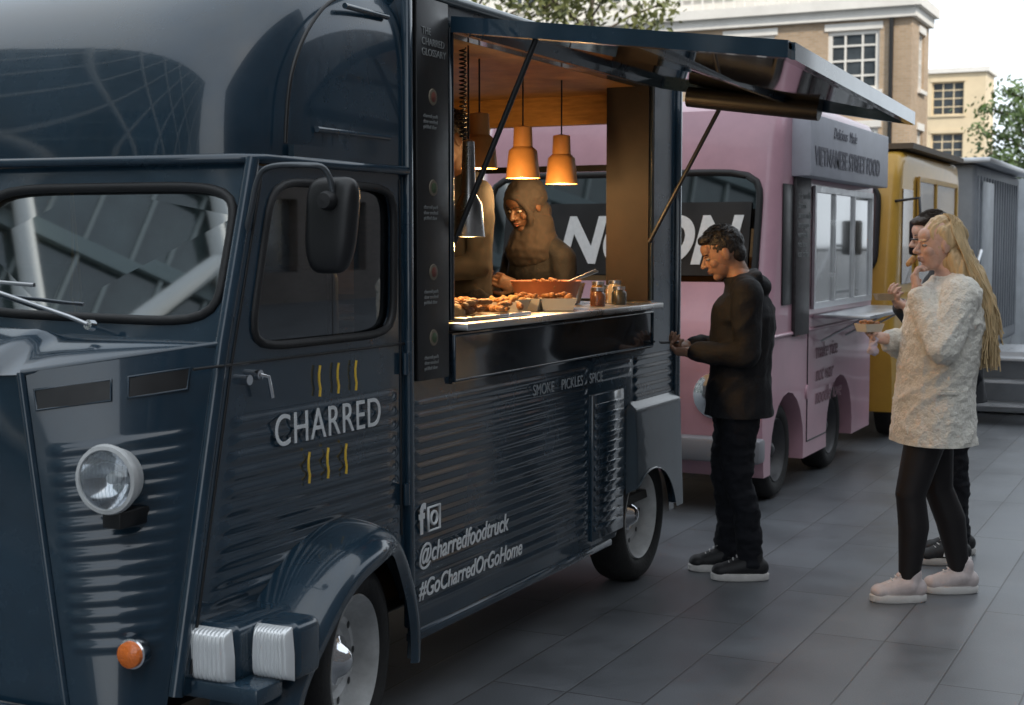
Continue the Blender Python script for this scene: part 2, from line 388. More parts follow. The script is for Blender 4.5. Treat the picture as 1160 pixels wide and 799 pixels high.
# awning hatch
hin,ho=-2.38,-1.215
y0,y1=4.42,6.42
def aw(x,y=4.42): 
    t=(x+2.38)/1.165
    return 2.32-t*(.15+.06*(y-4.42)/2.0)
def awslab(name,xa,xb,ya,yb,dz0,dz1,m):
    vs=[]
    for x in(xa,xb):
        for y in(ya,yb):
            for d in(dz0,dz1): vs.append((x,y,aw(x,y)+d))
    return mk(name,vs,[(0,1,3,2),(4,6,7,5),(0,4,5,1),(2,3,7,6),(0,2,6,4),(1,5,7,3)],m,T)
awslab('hatch_panel',hin,ho,y0,y1,.0,.02,mat('hatch_underside',(.012,.014,.016),.06,coat=1,rvar=.03))
awslab('hatch_frame_near',hin,ho,y0-.012,y0+.03,-.03,.024,NAVY)
awslab('hatch_frame_far',hin,ho,y1-.03,y1+.012,-.03,.024,NAVY)
awslab('hatch_frame_outer',ho-.03,ho+.012,y0+.03,y1-.03,-.03,.024,NAVY)
awslab('hatch_frame_mid',hin+.6,hin+.635,y0+.03,y1-.03,-.022,-.001,NAVY)
awslab('hatch_frame_inner',hin,hin+.03,y0+.03,y1-.03,-.03,-.001,NAVY)
tube('gas_struts',[[(-2.395,4.455,1.58),(-2.08,4.455,aw(-2.08)-.02)],[(-2.395,6.36,1.58),(-2.03,6.36,aw(-2.03,6.36)-.02)]],.010,BLACK,T)
cyl('rolled_blind',(-2.2,6.33,2.235),(-1.6,6.33,2.15),.045,BLACK,T)
# lettering ---------------------------------------------------
text('lettering_main','CHARRED',(-2.386,3.365,1.003),.130,WHITE,T,sx=.92,spacing=1.10)
st=[]
for i in range(3):
    for (yy,zz) in ((3.60+i*.10,1.125),(3.54+i*.10,.875)):
        st.append([(-2.388,yy+.004*sin(k*1.9),zz+k*.023) for k in range(5)])
tube('yellow_strokes',st,.0038,YELLOWV,T)
GREYT=mat('grey_lettering',(.32,.35,.37),.5)
text('lettering_belt','SMOKE    PICKLES    SPICE',(-2.387,5.08,.985),.062,GREYT,T)
text('lettering_handle','@charredfoodtruck',(-2.389,4.185,.50),.092,WHITE,T,shear=.25,sx=.90,offs=.001)
text('lettering_tag','#GoCharredOrGoHome',(-2.389,4.185,.385),.084,WHITE,T,shear=.25,sx=.92,offs=.001)
text('lettering_f','f',(-2.389,4.19,.605),.14,WHITE,T,offs=.004)
tube('camera_icon',[[(-2.388,4.25,.605),(-2.388,4.33,.605),(-2.388,4.33,.685),(-2.388,4.25,.685)],[(-2.388,4.29+.022*cos(a*pi/6),.645+.022*sin(a*pi/6)) for a in range(12)]],.005,WHITE,T,closed=True)
# menu board on jamb
box('menu_board',-2.399,-2.378,4.17,4.385,1.12,2.38,BLACK,T,.003)
MT=mat('menu_text',(.22,.23,.23),.6); RED=mat('menu_red',(.16,.05,.035),.6); GRN=mat('menu_green',(.06,.09,.045),.6); TAN=mat('menu_tan',(.17,.14,.10),.6)
text('menu_title','THE\nCHARRED\nGLOSSARY',(-2.3765,4.20,2.26),.034,MT,T)
for k,z in enumerate((2.02,1.72,1.44,1.22)):
    lathe('menu_plate',[(.028,0),(.026,.003),(0,.004)],(-2.378,4.275,z+.04),(1,0,0),TAN,T,20)
    lathe('menu_dish',[(.018,0),(.012,.003),(0,.004)],(-2.374,4.275,z+.04),(1,0,0),[RED,GRN,RED,GRN][k],T,9)
    text('menu_item','charred pork\nslow smoked\npickled slaw',(-2.3765,4.21,z-.03),.018,MT,T)
# pendant lamps ------------------------------------------------
SHADE=mat('pendant_shade',(.58,.27,.08),.4,var=.15,vs=10)
BULB=mat('bulb',(1,.8,.5),.3,emit=20,ecol=(1,.60,.22))
def lampat(x,y,z,k=1,s=SHADE,e=11,prof=None):
    P=empty('pendant_lamp',(x,y,z))
    prof=prof or [(.012,.20),(.035,.195),(.038,.12),(.055,.105),(.066,.0),(.062,.0),(.05,.1),(.033,.115)]
    lathe('shade',[(r*k,h*k) for r,h in prof],(0,0,0),(0,0,1),s,P,32)
    tube('cord',[(0,0,.19*k),(0,0,2.30-z)],.0035,BLACK,P)
    lathe('lit_bulb',[(0,.0),(.022,.01),(.028,.035),(.015,.07),(0,.075)],(0,0,.01),(0,0,1),BULB,P,16)
    l=bpy.data.lights.new('bulb_light','POINT'); l.energy=e; l.color=(1,.60,.25); l.shadow_soft_size=.03
    o=bpy.data.objects.new('bulb_light',l); o.location=(0,0,-.03); link(o,P)
lampat(-2.66,5.16,1.87,1.1); lampat(-2.68,5.60,1.85,1.1); lampat(-2.68,6.00,1.84,1.1)
lampat(-2.52,4.80,1.60,1.0,STEEL,7,[(.008,.36),(.022,.35),(.028,.16),(.05,.12),(.062,.0),(.058,.0),(.046,.11)])
tube('coiled_cord',[(-2.50+.012*cos(t*.9),4.72+.012*sin(t*.9),2.28-.0022*t) for t in range(150)],.003,BLACK,T)
# food & utensils on the counter --------------------------------
TERRA=mat('terracotta',(.42,.14,.06),.5,var=.2); FOOD=mat('grilled_food',(.32,.14,.05),.6,var=.7,vs=40,bump=.6,bs=60)
PAPER=mat('paper_tray',(.6,.56,.48),.7); BREAD=mat('bread',(.5,.27,.1),.65,var=.4,vs=25,bump=.4,bs=40); GREEN=mat('greens',(.08,.2,.03),.6,var=.5,vs=40)
KRAFT=mat('kraft_paper',(.34,.26,.17),.8,var=.1,vs=20)
def bowl(nm,x,y,r,h,m,fm):
    P=empty(nm,(x,y,1.302))
    lathe('bowl',[(0,0),(r*.7,0),(r*.78,.005),(r,h),(r*1.03,h+.004),(r*.96,h),(r*.74,.015),(0,.012)],(0,0,0),(0,0,1),m,P,36)
    bm=bmesh.new()
    for i in range(40):
        a=random.random()*6.3; q=r*.85*sqrt(random.random()); s_=random.uniform(.5,1)
        mm=Matrix.Translation((q*cos(a),q*sin(a),h*.85+random.random()*.03-.03*(q/r)))@Matrix.Rotation(random.random()*3,4,V((random.random(),random.random(),.5)))@Matrix.Diagonal((.026*s_,.015*s_,.010*s_,1))
        bmesh.ops.create_icosphere(bm,subdivisions=2,radius=1,matrix=mm)
    frombm('food',bm,fm,P,True)
bowl('food_bowl',-2.60,5.66,.15,.11,TERRA,FOOD)
bowl('food_bowl',-2.68,6.02,.10,.09,STEEL,FOOD)
bowl('food_bowl',-2.55,5.2,.09,.05,PAPER,BREAD)
P=empty('food_tray',(-2.52,4.75,1.302))
box('tray',-.12,.14,-.24,.30,0,.014,STEEL,P,.004)
bm=bmesh.new()
for i in range(60):
    s_=random.uniform(.5,1)
    mm=Matrix.Translation((random.uniform(-.09,.11),random.uniform(-.2,.27),.025+random.random()*.04))@Matrix.Rotation(random.random()*6,4,'Z')@Matrix.Rotation(random.random(),4,'X')@Matrix.Diagonal((.042*s_,.018*s_,.014*s_,1))
    bmesh.ops.create_icosphere(bm,subdivisions=2,radius=1,matrix=mm)
frombm('grilled_pieces',bm,FOOD,P,True)
def carton(bm,k=1,M=None):
    b_=[(-.06,-.044,0),(.06,-.044,0),(.06,.044,0),(-.06,.044,0),(-.075,-.055,.05),(.075,-.055,.05),(.075,.055,.05),(-.075,.055,.05)]
    vs=[bm.verts.new((M or Matrix())@(V(p)*k)) for p in b_]
    for f in ((0,1,2,3),(0,4,5,1),(1,5,6,2),(2,6,7,3),(3,7,4,0)): bm.faces.new([vs[i] for i in f])
for i,(x,y) in enumerate(((-2.50,5.02),(-2.56,5.38),(-2.45,5.44))):
    P=empty('food_box',(x,y,1.302),random.random())
    bm=bmesh.new(); carton(bm); frombm('carton',bm,PAPER,P)
    bm=bmesh.new()
    for k in range(26):
        s_=random.uniform(.5,1)
        bmesh.ops.create_icosphere(bm,subdivisions=2,radius=1,matrix=Matrix.Translation((random.uniform(-.055,.055),random.uniform(-.038,.038),.04+.025*random.random()))@Matrix.Rotation(random.random()*6,4,'Z')@Matrix.Diagonal((.022*s_,.012*s_,.012*s_,1)))
    frombm('filling',bm,[BREAD,FOOD,FOOD][i],P,True)
tube('tongs',[[(-2.50,5.60,1.40),(-2.42,5.78,1.46)],[(-2.51,5.62,1.40),(-2.41,5.78,1.455)]],.005,STEEL,empty('serving_tongs'))
for i,(x,y,c) in enumerate(((-2.46,5.90,(.16,.07,.04)),(-2.5,6.0,(.2,.12,.05)),(-2.44,6.10,(.05,.05,.04)),(-2.5,6.2,(.3,.26,.2)),(-2.56,6.28,(.14,.08,.04)))):
    P=empty('sauce_jar' if i%2 else 'spice_pot',(x,y,1.302)); h=.09 if i%2 else .065
    lathe('body',[(0,0),(.032,0),(.034,.01),(.034,h*.8),(.028,h*.9),(.026,h),(0,h)],(0,0,0),(0,0,1),mat('jar_%d'%i,c,.25,coat=.4),P,24)
    lathe('cap',[(.028,h),(.028,h+.014),(0,h+.015)],(0,0,0),(0,0,1),ALU,P,20)
for k,(x,y) in enumerate(((-2.55,4.52),(-2.47,4.57))):
    P=empty('bread_bun',(x,y,1.302)); lathe('bun',[(0,.06),(.03,.056),(.05,.035),(.052,.015),(.04,0),(0,0)],(0,0,0),(0,0,1),BREAD,P,24)
# ============================================================ PINK VAN
def vanbody(name,prof,x0,x1,m,parent,bev=.07):
    bm=bmesh.new(); a=[bm.verts.new((x0,y,z)) for y,z in prof]; b=[bm.verts.new((x1,y,z)) for y,z in prof]
    n=len(prof); bm.faces.new(a); bm.faces.new(list(reversed(b)))
    for i in range(n): bm.faces.new((a[i],b[i],b[(i+1)%n],a[(i+1)%n]))
    bmesh.ops.recalc_face_normals(bm,faces=bm.faces); bm.edges.ensure_lookup_table()
    es=[e for e in bm.edges if abs(e.verts[0].co.x-e.verts[1].co.x)<1e-6 and min(e.verts[0].co.z,e.verts[1].co.z)>.7]
    bmesh.ops.bevel(bm,geom=es,offset=bev,segments=5,profile=.5,affect='EDGES',clamp_overlap=True)
    return frombm(name,bm,m,parent,True,35)
PINK=mat('pink_paint',(.53,.30,.36),.42,coat=.35,var=.14,vs=2,rvar=.08)
PK=empty('pink_food_van')
zb=.20
def archpts(c,R,cz,zb,n=12):
    x=sqrt(R*R-(zb-cz)**2); a=atan2(zb-cz,x)
    return [(c+R*cos(a+(pi-2*a)*i/n),cz+R*sin(a+(pi-2*a)*i/n)) for i in range(n+1)]
prof=[(8.24,zb),(8.20,.5),(8.18,.95),(8.26,1.12),(8.38,1.40),(8.50,2.0),(8.53,2.2),(8.61,2.38),(8.78,2.46),(9.1,2.48),(11.02,2.46),(11.05,2.40),(11.05,zb)]+archpts(10.1,.38,.28,zb)+archpts(8.75,.38,.28,zb)
vanbody('body',prof,-4.38,-2.38,PINK,PK,.09)
def slanty(z): return 8.38+(z-1.40)*.2
wpanel('windscreen',[(-4.30,slanty(1.15)-.012,1.15),(-2.46,slanty(1.15)-.012,1.15),(-2.46,slanty(2.03)-.012,2.03),(-4.30,slanty(2.03)-.012,2.03)],.97,.93,0,0,9,PINK,glassmat('pink_windscreen',(.05,.06,.07),.25,.7),RUBBER,PK,(0,-.002,0),.022,panel=False)
mk('screen_banner',[(-4.15,slanty(1.38)-.028,1.38),(-2.53,slanty(1.38)-.028,1.38),(-2.53,slanty(1.82)-.028,1.82),(-4.15,slanty(1.82)-.028,1.82)],[(0,1,2,3)],BLACK,PK)
text('banner_lettering','è NOON',(-4.04,slanty(1.46)-.033,1.46),.40,WHITE,PK,face='Y',shear=.22,offs=.014,sx=.90,tilt=.197)
for x in (-2.66,-4.08):
    lathe('headlamp',[(.13,-.02),(.135,.01),(.11,.02),(.09,.03),(0,.045)],(x,8.185,.68),(0,-1,0),CHROME,PK)
lathe('badge',[(.08,.0),(.07,.01),(0,.014)],(-3.38,8.19,.9),(0,-1,0),CHROME,PK)
box('front_bumper',-4.4,-2.36,8.08,8.21,.30,.44,mat('bumper_grey',(.25,.25,.27),.5),PK,.02)
boxes('grille',[(-3.85,-2.9,8.175,8.195,.5+.045*i,.52+.045*i) for i in range(5)],BLACK,PK)
tube('body_mould',[(-2.376,8.27,1.02),(-2.376,11.0,1.02)],.012,PINK,PK)
tube('body_seams',[[(-2.379,9.2,.3),(-2.379,9.2,1.0)],[(-2.379,9.2,.3),(-2.379,9.7,.3)]],.005,RUBBER,PK)
box('underbody_box',-4.2,-2.66,8.4,10.95,.22,.5,BLACK,PK)
for y in (8.75,10.1):
    wheel(PK,-2.45,y,.30,.30,1,DRIM); wheel(PK,-4.33,y,.30,.30,-1,DRIM)
box('menu_board',-2.379,-2.355,8.80,9.14,1.0,2.0,mat('board_dark',(.035,.03,.032),.5,var=.5,vs=30),PK,.005)
box('cab_door_glass',-2.379,-2.371,8.56,8.78,1.20,1.93,BLACK,PK,.004)
text('menu_lines','\n'.join(['pho  noodle','banh mi','summer rolls','lemongrass','vermicelli','rice box','iced coffee']*1),(-2.353,8.83,1.85),.06,MT,PK)
box('serving_window_recess',-2.379,-2.37,9.26,10.93,1.17,1.92,mat('window_dark',(.03,.035,.035),.15,var=.7,vs=6,coat=1),PK)
fr=[(-2.37,-2.352,9.24,9.28,1.15,1.94),(-2.37,-2.352,10.91,10.95,1.15,1.94),(-2.37,-2.352,9.28,10.91,1.90,1.94),(-2.37,-2.352,9.28,10.91,1.15,1.19),(-2.37,-2.354,9.78,9.81,1.19,1.90),(-2.37,-2.354,10.35,10.38,1.19,1.90)]
boxes('serving_window_frame',fr,ALU,PK)
box('fold_down_shelf',-2.37,-2.00,9.28,10.9,1.09,1.115,ALU,PK,.004)
tube('shelf_brackets',[[(-2.37,y,.93),(-2.08,y,1.09)] for y in (9.5,10.2,10.8)],.008,ALU,PK)
box('sign_box',-2.40,-2.26,8.76,11.0,1.98,2.36,mat('sign_grey',(.42,.43,.48),.5,var=.1),PK,.01)
text('sign_lettering','VIETNAMESE STREET FOOD',(-2.256,8.84,2.055),.16,mat('sign_dark',(.06,.06,.09),.5),PK,offs=.003,sx=.94)
text('sign_script','Delicious  Made',(-2.256,9.3,2.24),.10,mat('sign_dark2',(.06,.06,.09),.5),PK,shear=.3)
SCRB=mat('graffiti_grey',(.26,.14,.17),.6)
text('side_lettering','make rice\nnot war\nnoodle love',(-2.374,9.4,.82),.15,SCRB,PK,shear=.2)
lathe('round_vent',[(.05,0),(.045,.01),(0,.012)],(-2.38,9.2,.62),(1,0,0),PINK,PK)
# ============================================================ YELLOW VAN
YEL=mat('mustard_paint',(.55,.31,.035),.45,coat=.3,var=.15,vs=2)
YV=empty('yellow_food_van')
prof=[(11.5,.25),(11.45,.9),(11.50,1.3),(11.62,2.1),(11.75,2.27),(12.0,2.32),(14.4,2.32),(14.45,2.25),(14.45,.25)]+archpts(13.7,.36,.30,.25)+archpts(12.1,.36,.30,.25)
vanbody('body',prof,-4.3,-2.30,YEL,YV,.08)
for y in (12.1,13.7): wheel(YV,-2.36,y,.30,.30,1,DRIM)
wpanel('windscreen',[(-4.2,11.475,1.3),(-2.4,11.475,1.3),(-2.4,11.60,2.08),(-4.2,11.60,2.08)],.95,.92,0,0,8,YEL,GLASS,RUBBER,YV,(0,0,0),.02,panel=False)
DW=mat('brown_window',(.10,.06,.035),.25,var=.6,vs=5,coat=.6)
boxes('side_windows',[(-2.301,-2.29,11.75,12.15,1.25,2.0),(-2.301,-2.285,12.35,13.1,1.2,2.08),(-2.301,-2.285,13.2,14.2,1.2,2.08)],DW,YV)
boxes('window_frames',[(-2.29,-2.27,a,a+.04,1.18,2.1) for a in (12.31,13.12,14.2)]+[(-2.29,-2.272,12.35,14.2,2.08,2.12),(-2.29,-2.12,12.35,14.2,1.13,1.17)],YEL,YV)
boxes('roof_rail',[(-2.5,-2.25,11.9,14.4,2.325,2.37)],mat('roof_dark',(.12,.09,.06),.6),YV)
tube('mirror_arm',[(-2.33,11.62,1.9),(-2.12,11.5,1.92),(-2.10,11.48,1.7)],.012,BLACK,YV)
box('mirror',-2.19,-2.03,11.46,11.50,1.48,1.75,BLACK,YV,.02)
# ============================================================ GREY TRAILER + STEPS + CONTAINER
GREY=mat('grey_panel',(.26,.28,.31),.5,metal=.1,var=.2,vs=2)
G=empty('catering_trailer')
box('body',-4.3,-2.25,15.2,18.6,.45,2.36,GREY,G,.05,3)
boxes('side_ribs',[(-2.26,-2.235,15.3+.2*i,15.34+.2*i,.6,2.25) for i in range(16)],GREY,G,bev=.005)
box('roof_sheet',-4.35,-2.1,15.1,18.7,2.365,2.42,ALU,G,.01)
wheel(G,-2.3,16.9,.3,.3); wheel(G,-2.3,17.5,.3,.3)
box('tow_bar',-3.3,-3.2,14.6,15.2,.45,.55,BLACK,G)
box('door',-2.235,-2.225,15.5,16.3,.7,2.2,mat('trailer_door',(.4,.43,.46),.4,var=.2),G,.003)
WC=mat('container_white',(.56,.59,.62),.5,var=.15,vs=3)
C=empty('shipping_container')
box('core',-4.2,-1.75,20.0,26,.1,2.4,WC,C)
boxes('corrugation',[(-1.76,-1.72,20.1+.25*i,20.22+.25*i,.25,2.28) for i in range(23)]+[(-4.1+.25*i,-3.98+.25*i,19.96,20.01,.25,2.28) for i in range(9)],WC,C,bev=.01)
St=empty('metal_steps')
for i in range(3):
    boxes('tread',[(-1.98+.0,-1.35,13.1+.28*i,13.4+.28*i,.18*(i+1)-.02,.18*(i+1))],ALU,St)
boxes('platform',[(-2.2,-1.35,13.94,15.0,.54,.58)],ALU,St)
boxes('skirt',[(-2.18,-1.37,13.96,14.98,.02,.53)],GREY,St)
tube('handrails',[[(-1.36,13.12,.2),(-1.36,13.12,1.1),(-1.36,13.96,1.55),(-1.36,14.98,1.55),(-1.36,14.98,.55)],[(-1.36,13.96,.55),(-1.36,13.96,1.55)],[(-1.36,13.3,.75),(-1.36,13.96,1.1),(-1.36,14.98,1.1)],[(-2.0,13.12,.2),(-2.0,13.12,1.1),(-2.0,13.9,1.5)]],.018,ALU,St)
Fn=empty('mesh_fence')
pts=[]
fx=[(-1.35,16.0),(-.7,13.6)]
for i in range(31):
    t=i/30; x=fx[0][0]+(fx[1][0]-fx[0][0])*t; y=fx[0][1]+(fx[1][1]-fx[0][1])*t
    pts.append([(x,y,.12),(x,y,1.5)])
tube('bars',pts,.006,BLACK,Fn)
tube('rails',[[(*fx[0],z),(*fx[1],z)] for z in (.12,.7,1.5)],.016,BLACK,Fn)
boxes('feet',[(fx[0][0]-.3,fx[0][0]+.3,fx[0][1]-.1,fx[0][1]+.1,0.005,.12),(fx[1][0]-.3,fx[1][0]+.3,fx[1][1]-.1,fx[1][1]+.1,0.005,.12)],RUBBER,Fn)
# ============================================================ GROUND
g=bpy.data.materials.new('stone_paving'); g.use_nodes=True; nt=g.node_tree; N=nt.nodes; L=nt.links; b=N['Principled BSDF']
tc=N.new('ShaderNodeTexCoord'); sp=N.new('ShaderNodeSeparateXYZ'); cb=N.new('ShaderNodeCombineXYZ')
L.new(tc.outputs['Object'],sp.inputs[0]); L.new(sp.outputs['Y'],cb.inputs['X']); L.new(sp.outputs['X'],cb.inputs['Y'])
br=N.new('ShaderNodeTexBrick'); br.inputs['Scale'].default_value=1; br.inputs['Brick Width'].default_value=1.15; br.inputs['Row Height'].default_value=.29
br.inputs['Mortar Size'].default_value=.004; br.inputs['Mortar Smooth'].default_value=.3; br.offset=.42; br.offset_frequency=3
br.inputs['Color1'].default_value=(.092,.099,.110,1); br.inputs['Color2'].default_value=(.124,.133,.146,1); br.inputs['Mortar'].default_value=(.036,.037,.040,1); br.inputs['Bias'].default_value=-.1
L.new(cb.outputs[0],br.inputs['Vector'])
n1=N.new('ShaderNodeTexNoise'); n1.inputs['Scale'].default_value=1.6; n1.inputs['Detail'].default_value=8; n1.inputs['Roughness'].default_value=.7; L.new(tc.outputs['Object'],n1.inputs['Vector'])
n3=N.new('ShaderNodeTexNoise'); n3.inputs['Scale'].default_value=160; n3.inputs['Detail'].default_value=3; L.new(tc.outputs['Object'],n3.inputs['Vector'])
mr=N.new('ShaderNodeMapRange'); mr.inputs['From Min'].default_value=.3; mr.inputs['From Max'].default_value=.7; mr.inputs['To Min'].default_value=.68; mr.inputs['To Max'].default_value=1.28; L.new(n1.outputs['Fac'],mr.inputs[0])
mr3=N.new('ShaderNodeMapRange'); mr3.inputs['To Min'].default_value=.7; mr3.inputs['To Max'].default_value=1.3; L.new(n3.outputs['Fac'],mr3.inputs[0])
mm=N.new('ShaderNodeMath'); mm.operation='MULTIPLY'; L.new(mr.outputs[0],mm.inputs[0]); L.new(mr3.outputs[0],mm.inputs[1])
vm=N.new('ShaderNodeVectorMath'); vm.operation='SCALE'; L.new(br.outputs['Color'],vm.inputs[0]); L.new(mm.outputs[0],vm.inputs['Scale']); L.new(vm.outputs[0],b.inputs['Base Color'])
mr2=N.new('ShaderNodeMapRange'); mr2.inputs['From Min'].default_value=.3; mr2.inputs['From Max'].default_value=.7; mr2.inputs['To Min'].default_value=.30; mr2.inputs['To Max'].default_value=.50; L.new(n1.outputs['Fac'],mr2.inputs[0]); L.new(mr2.outputs[0],b.inputs['Roughness'])
bp=N.new('ShaderNodeBump'); bp.inputs['Strength'].default_value=.5; bp.inputs['Distance'].default_value=.004; bp.invert=True; L.new(br.outputs['Fac'],bp.inputs['Height'])
bp2=N.new('ShaderNodeBump'); bp2.inputs['Strength'].default_value=.25; bp2.inputs['Distance'].default_value=.002; L.new(n3.outputs['Fac'],bp2.inputs['Height']); L.new(bp.outputs[0],bp2.inputs['Normal']); L.new(bp2.outputs[0],b.inputs['Normal'])
mk('ground',[(-500,-500,0),(500,-500,0),(500,500,0),(-500,500,0)],[(0,1,2,3)],g)
# ============================================================ BUILDINGS
def brickmat(name,c1,c2,mo):
    m=bpy.data.materials.new(name); m.use_nodes=True; nt=m.node_tree; N=nt.nodes; L=nt.links; b=N['Principled BSDF']; b.inputs['Roughness'].default_value=.85
    tc=N.new('ShaderNodeTexCoord'); sp=N.new('ShaderNodeSeparateXYZ'); cb=N.new('ShaderNodeCombineXYZ'); ad=N.new('ShaderNodeMath'); ad.operation='ADD'
    L.new(tc.outputs['Object'],sp.inputs[0]); L.new(sp.outputs['X'],ad.inputs[0]); L.new(sp.outputs['Y'],ad.inputs[1]); L.new(ad.outputs[0],cb.inputs['X']); L.new(sp.outputs['Z'],cb.inputs['Y'])
    br=N.new('ShaderNodeTexBrick'); br.inputs['Scale'].default_value=1; br.inputs['Brick Width'].default_value=.225; br.inputs['Row Height'].default_value=.075; br.inputs['Mortar Size'].default_value=.008
    br.inputs['Color1'].default_value=(*c1,1); br.inputs['Color2'].default_value=(*c2,1); br.inputs['Mortar'].default_value=(*mo,1)
    L.new(cb.outputs[0],br.inputs['Vector'])
    n=N.new('ShaderNodeTexNoise'); n.inputs['Scale'].default_value=.6; n.inputs['Detail'].default_value=6; L.new(tc.outputs['Object'],n.inputs['Vector'])
    mr=N.new('ShaderNodeMapRange'); mr.inputs['To Min'].default_value=.7; mr.inputs['To Max'].default_value=1.3; L.new(n.outputs['Fac'],mr.inputs[0])
    vm=N.new('ShaderNodeVectorMath'); vm.operation='SCALE'; L.new(br.outputs['Color'],vm.inputs[0]); L.new(mr.outputs[0],vm.inputs['Scale']); L.new(vm.outputs[0],b.inputs['Base Color'])
    return m
BR=brickmat('yellow_stock_brick',(.38,.27,.17),(.46,.33,.22),(.40,.35,.29))
STONE=mat('white_stone',(.72,.70,.66),.7,var=.1,vs=1)
WGL=mat('window_pane',(.05,.06,.07),.08,coat=1,var=.5,vs=1)
def facade(parent,M,width,z0,rows,sh,bay,ww,wh,sill,wm,fm,depth=.25,T_=.4,frames=True,ft=.07):
    wall=[];fr=[];gl=[];sl=[]
    n=int(width//bay); off=(width-n*bay)/2
    for r in range(rows):
        zb_=z0+r*sh; za=zb_+sill; zt=za+wh
        wall.append((0,width,0,T_,zb_,za)); wall.append((0,width,0,T_,zt,zb_+sh))
        x=0
        for i in range(n):
            wx=off+i*bay+(bay-ww)/2
            wall.append((x,wx,0,T_,za,zt)); x=wx+ww
            gl.append((wx,wx+ww,depth,depth+.03,za,zt))
            if frames:
                f=ft
                fr+= [(wx,wx+f,depth-.06,depth-.002,za,zt),(wx+ww-f,wx+ww,depth-.06,depth-.002,za,zt),(wx+f,wx+ww-f,depth-.06,depth-.002,za,za+f),(wx+f,wx+ww-f,depth-.06,depth-.002,zt-f,zt)]
                for k in (1,2): fr.append((wx+ww*k/3-.03,wx+ww*k/3+.03,depth-.05,depth-.002,za+f,zt-f))
                for k in (1,2,3): fr.append((wx+f,wx+ww-f,depth-.045,depth-.003,za+wh*k/4-.03,za+wh*k/4+.03))
                sl+= [(wx-.12,wx+ww+.12,-.10,depth-.07,za-.12,za-.003),(wx-.10,wx+ww+.10,-.04,depth-.07,zt+.003,zt+.22)]
        wall.append((x,width,0,T_,za,zt))
    boxes('walls',wall,wm,parent,M); boxes('window_glass',gl,WGL,parent,M)
    if fr: boxes('window_frames',fr,fm,parent,M); boxes('sills_and_lintels',sl,fm,parent,M)
BB=empty('brick_apartment_building')
cx,cy=-8.60,45.7
M=Matrix.Translation((cx-40.0,cy,-.28))
facade(BB,M,39.85,0,3,3.0,3.3,1.6,1.85,.55,BR,STONE,ft=.13,depth=.12)
Ms=Matrix.Translation((cx-.15,cy+.4,-.28))@Matrix.Rotation(pi/2,4,'Z')
facade(BB,Ms,2.4,0,3,3.0,2.4,.9,1.75,.62,BR,STONE,depth=.14)
boxes('cornice',[(cx-40.2,cx+.15,cy-.35,cy+3.0,8.723,9.02),(cx-40.1,cx+.0,cy-.18,cy+2.9,8.42,8.72)],STONE,BB)
M2=Matrix.Translation((cx-39.5,cy+.6,0))
facade(BB,M2,39,9.025,1,3.0,3.3,1.6,1.9,.6,STONE,STONE)
boxes('attic_side',[(cx-.5,cx-.2,cy+1.01,cy+2.8,9.025,12.02)],STONE,BB)
boxes('balcony_rail',[(cx-39+i*.35,cx-38.95+i*.35,cy-.2,cy-.15,9.02,9.92) for i in range(108)]+[(cx-39,cx-.3,cy-.22,cy-.13,9.92,9.99)],STONE,BB)
boxes('roof_slab',[(cx-40,cx,cy+.5,cy+3.0,12.03,12.3)],STONE,BB)
boxes('rear_infill',[(cx-40,cx-.6,cy+2.4,cy+2.8,0,8.41)],BR,BB)
tube('drainpipe',[(cx-.75,cy-.1,0),(cx-.75,cy-.1,8.4)],.07,BLACK,BB)
YB=empty('cream_office_building')
CRM=mat('cream_render',(.68,.56,.38),.7,var=.1,vs=.5)
facade(YB,Matrix.Translation((-25.4,92,-.6)),12.2,0,4,3.1,2.6,1.9,2.0,.6,CRM,CRM)
boxes('side',[(-13.6,-13.2,92.41,95.5,0,11.79)],CRM,YB); boxes('roof',[(-25.6,-13.0,91.8,95.7,11.81,12.1)],STONE,YB)
FT=empty('distant_terrace')
facade(FT,Matrix.Translation((-12,118,0)),30,0,2,3.0,3.0,1.5,1.6,.8,mat('pale_brick',(.4,.36,.3),.8,var=.1,vs=1),STONE,frames=False)
boxes('roof',[(-12.3,18.3,117.6,126,6.01,6.6)],mat('slate',(.12,.13,.15),.7),FT)
# buildings behind / beside the viewer (seen in reflections, and shading the street)
OB=empty('glass_office_building')
Mo=Matrix.Translation((-46,-4,0))@Matrix.Rotation(radians(-48),4,'Z')
GL2=mat('curtain_wall',(.07,.10,.10),.1,coat=1,var=.5,vs=.3)
RIB=mat('white_steel',(.68,.70,.68),.5)
boxes('glazing',[(0,62,-8,-.4,0,34)],GL2,OB,Mo)
boxes('floors',[(0,62,-.4,-.1,3.2*k,3.2*k+.5) for k in range(11)],mat('spandrel',(.19,.24,.24),.5),OB,Mo)
boxes('mullions',[(1.5*i,1.5*i+.12,-.4,-.2,0,34) for i in range(42)],mat('mullion_grey',(.30,.34,.33),.5),OB,Mo)
dg=[]
for i in range(-3,9):
    for s in (1,-1):
        pp=[]
        for k in range(13):
            t=k/12; xx=i*7+s*(15*t+4*t*t); xx=min(62,max(0,xx)); pp.append(Mo@V((xx,.15,34*t)))
        dg.append(pp)
tube('diagrid',dg,.32,RIB,OB)
DBR=brickmat('dark_brick',(.12,.10,.09),(.17,.14,.13),(.16,.15,.14))
OC=empty('dark_reflection_block')  # unseen block, added so the truck side reflects something dark
facade(OC,Matrix.Translation((17,75,0))@Matrix.Rotation(-pi/2,4,'Z'),60.5,0,4,3.2,3.4,1.6,1.9,.8,DBR,DBR,frames=False)
boxes('mass',[(17.5,26,14.5,75,0,12.7)],INTD,OC)
OD=empty('street_shade_block')  # unseen tall block, added and sized to keep sun off the street
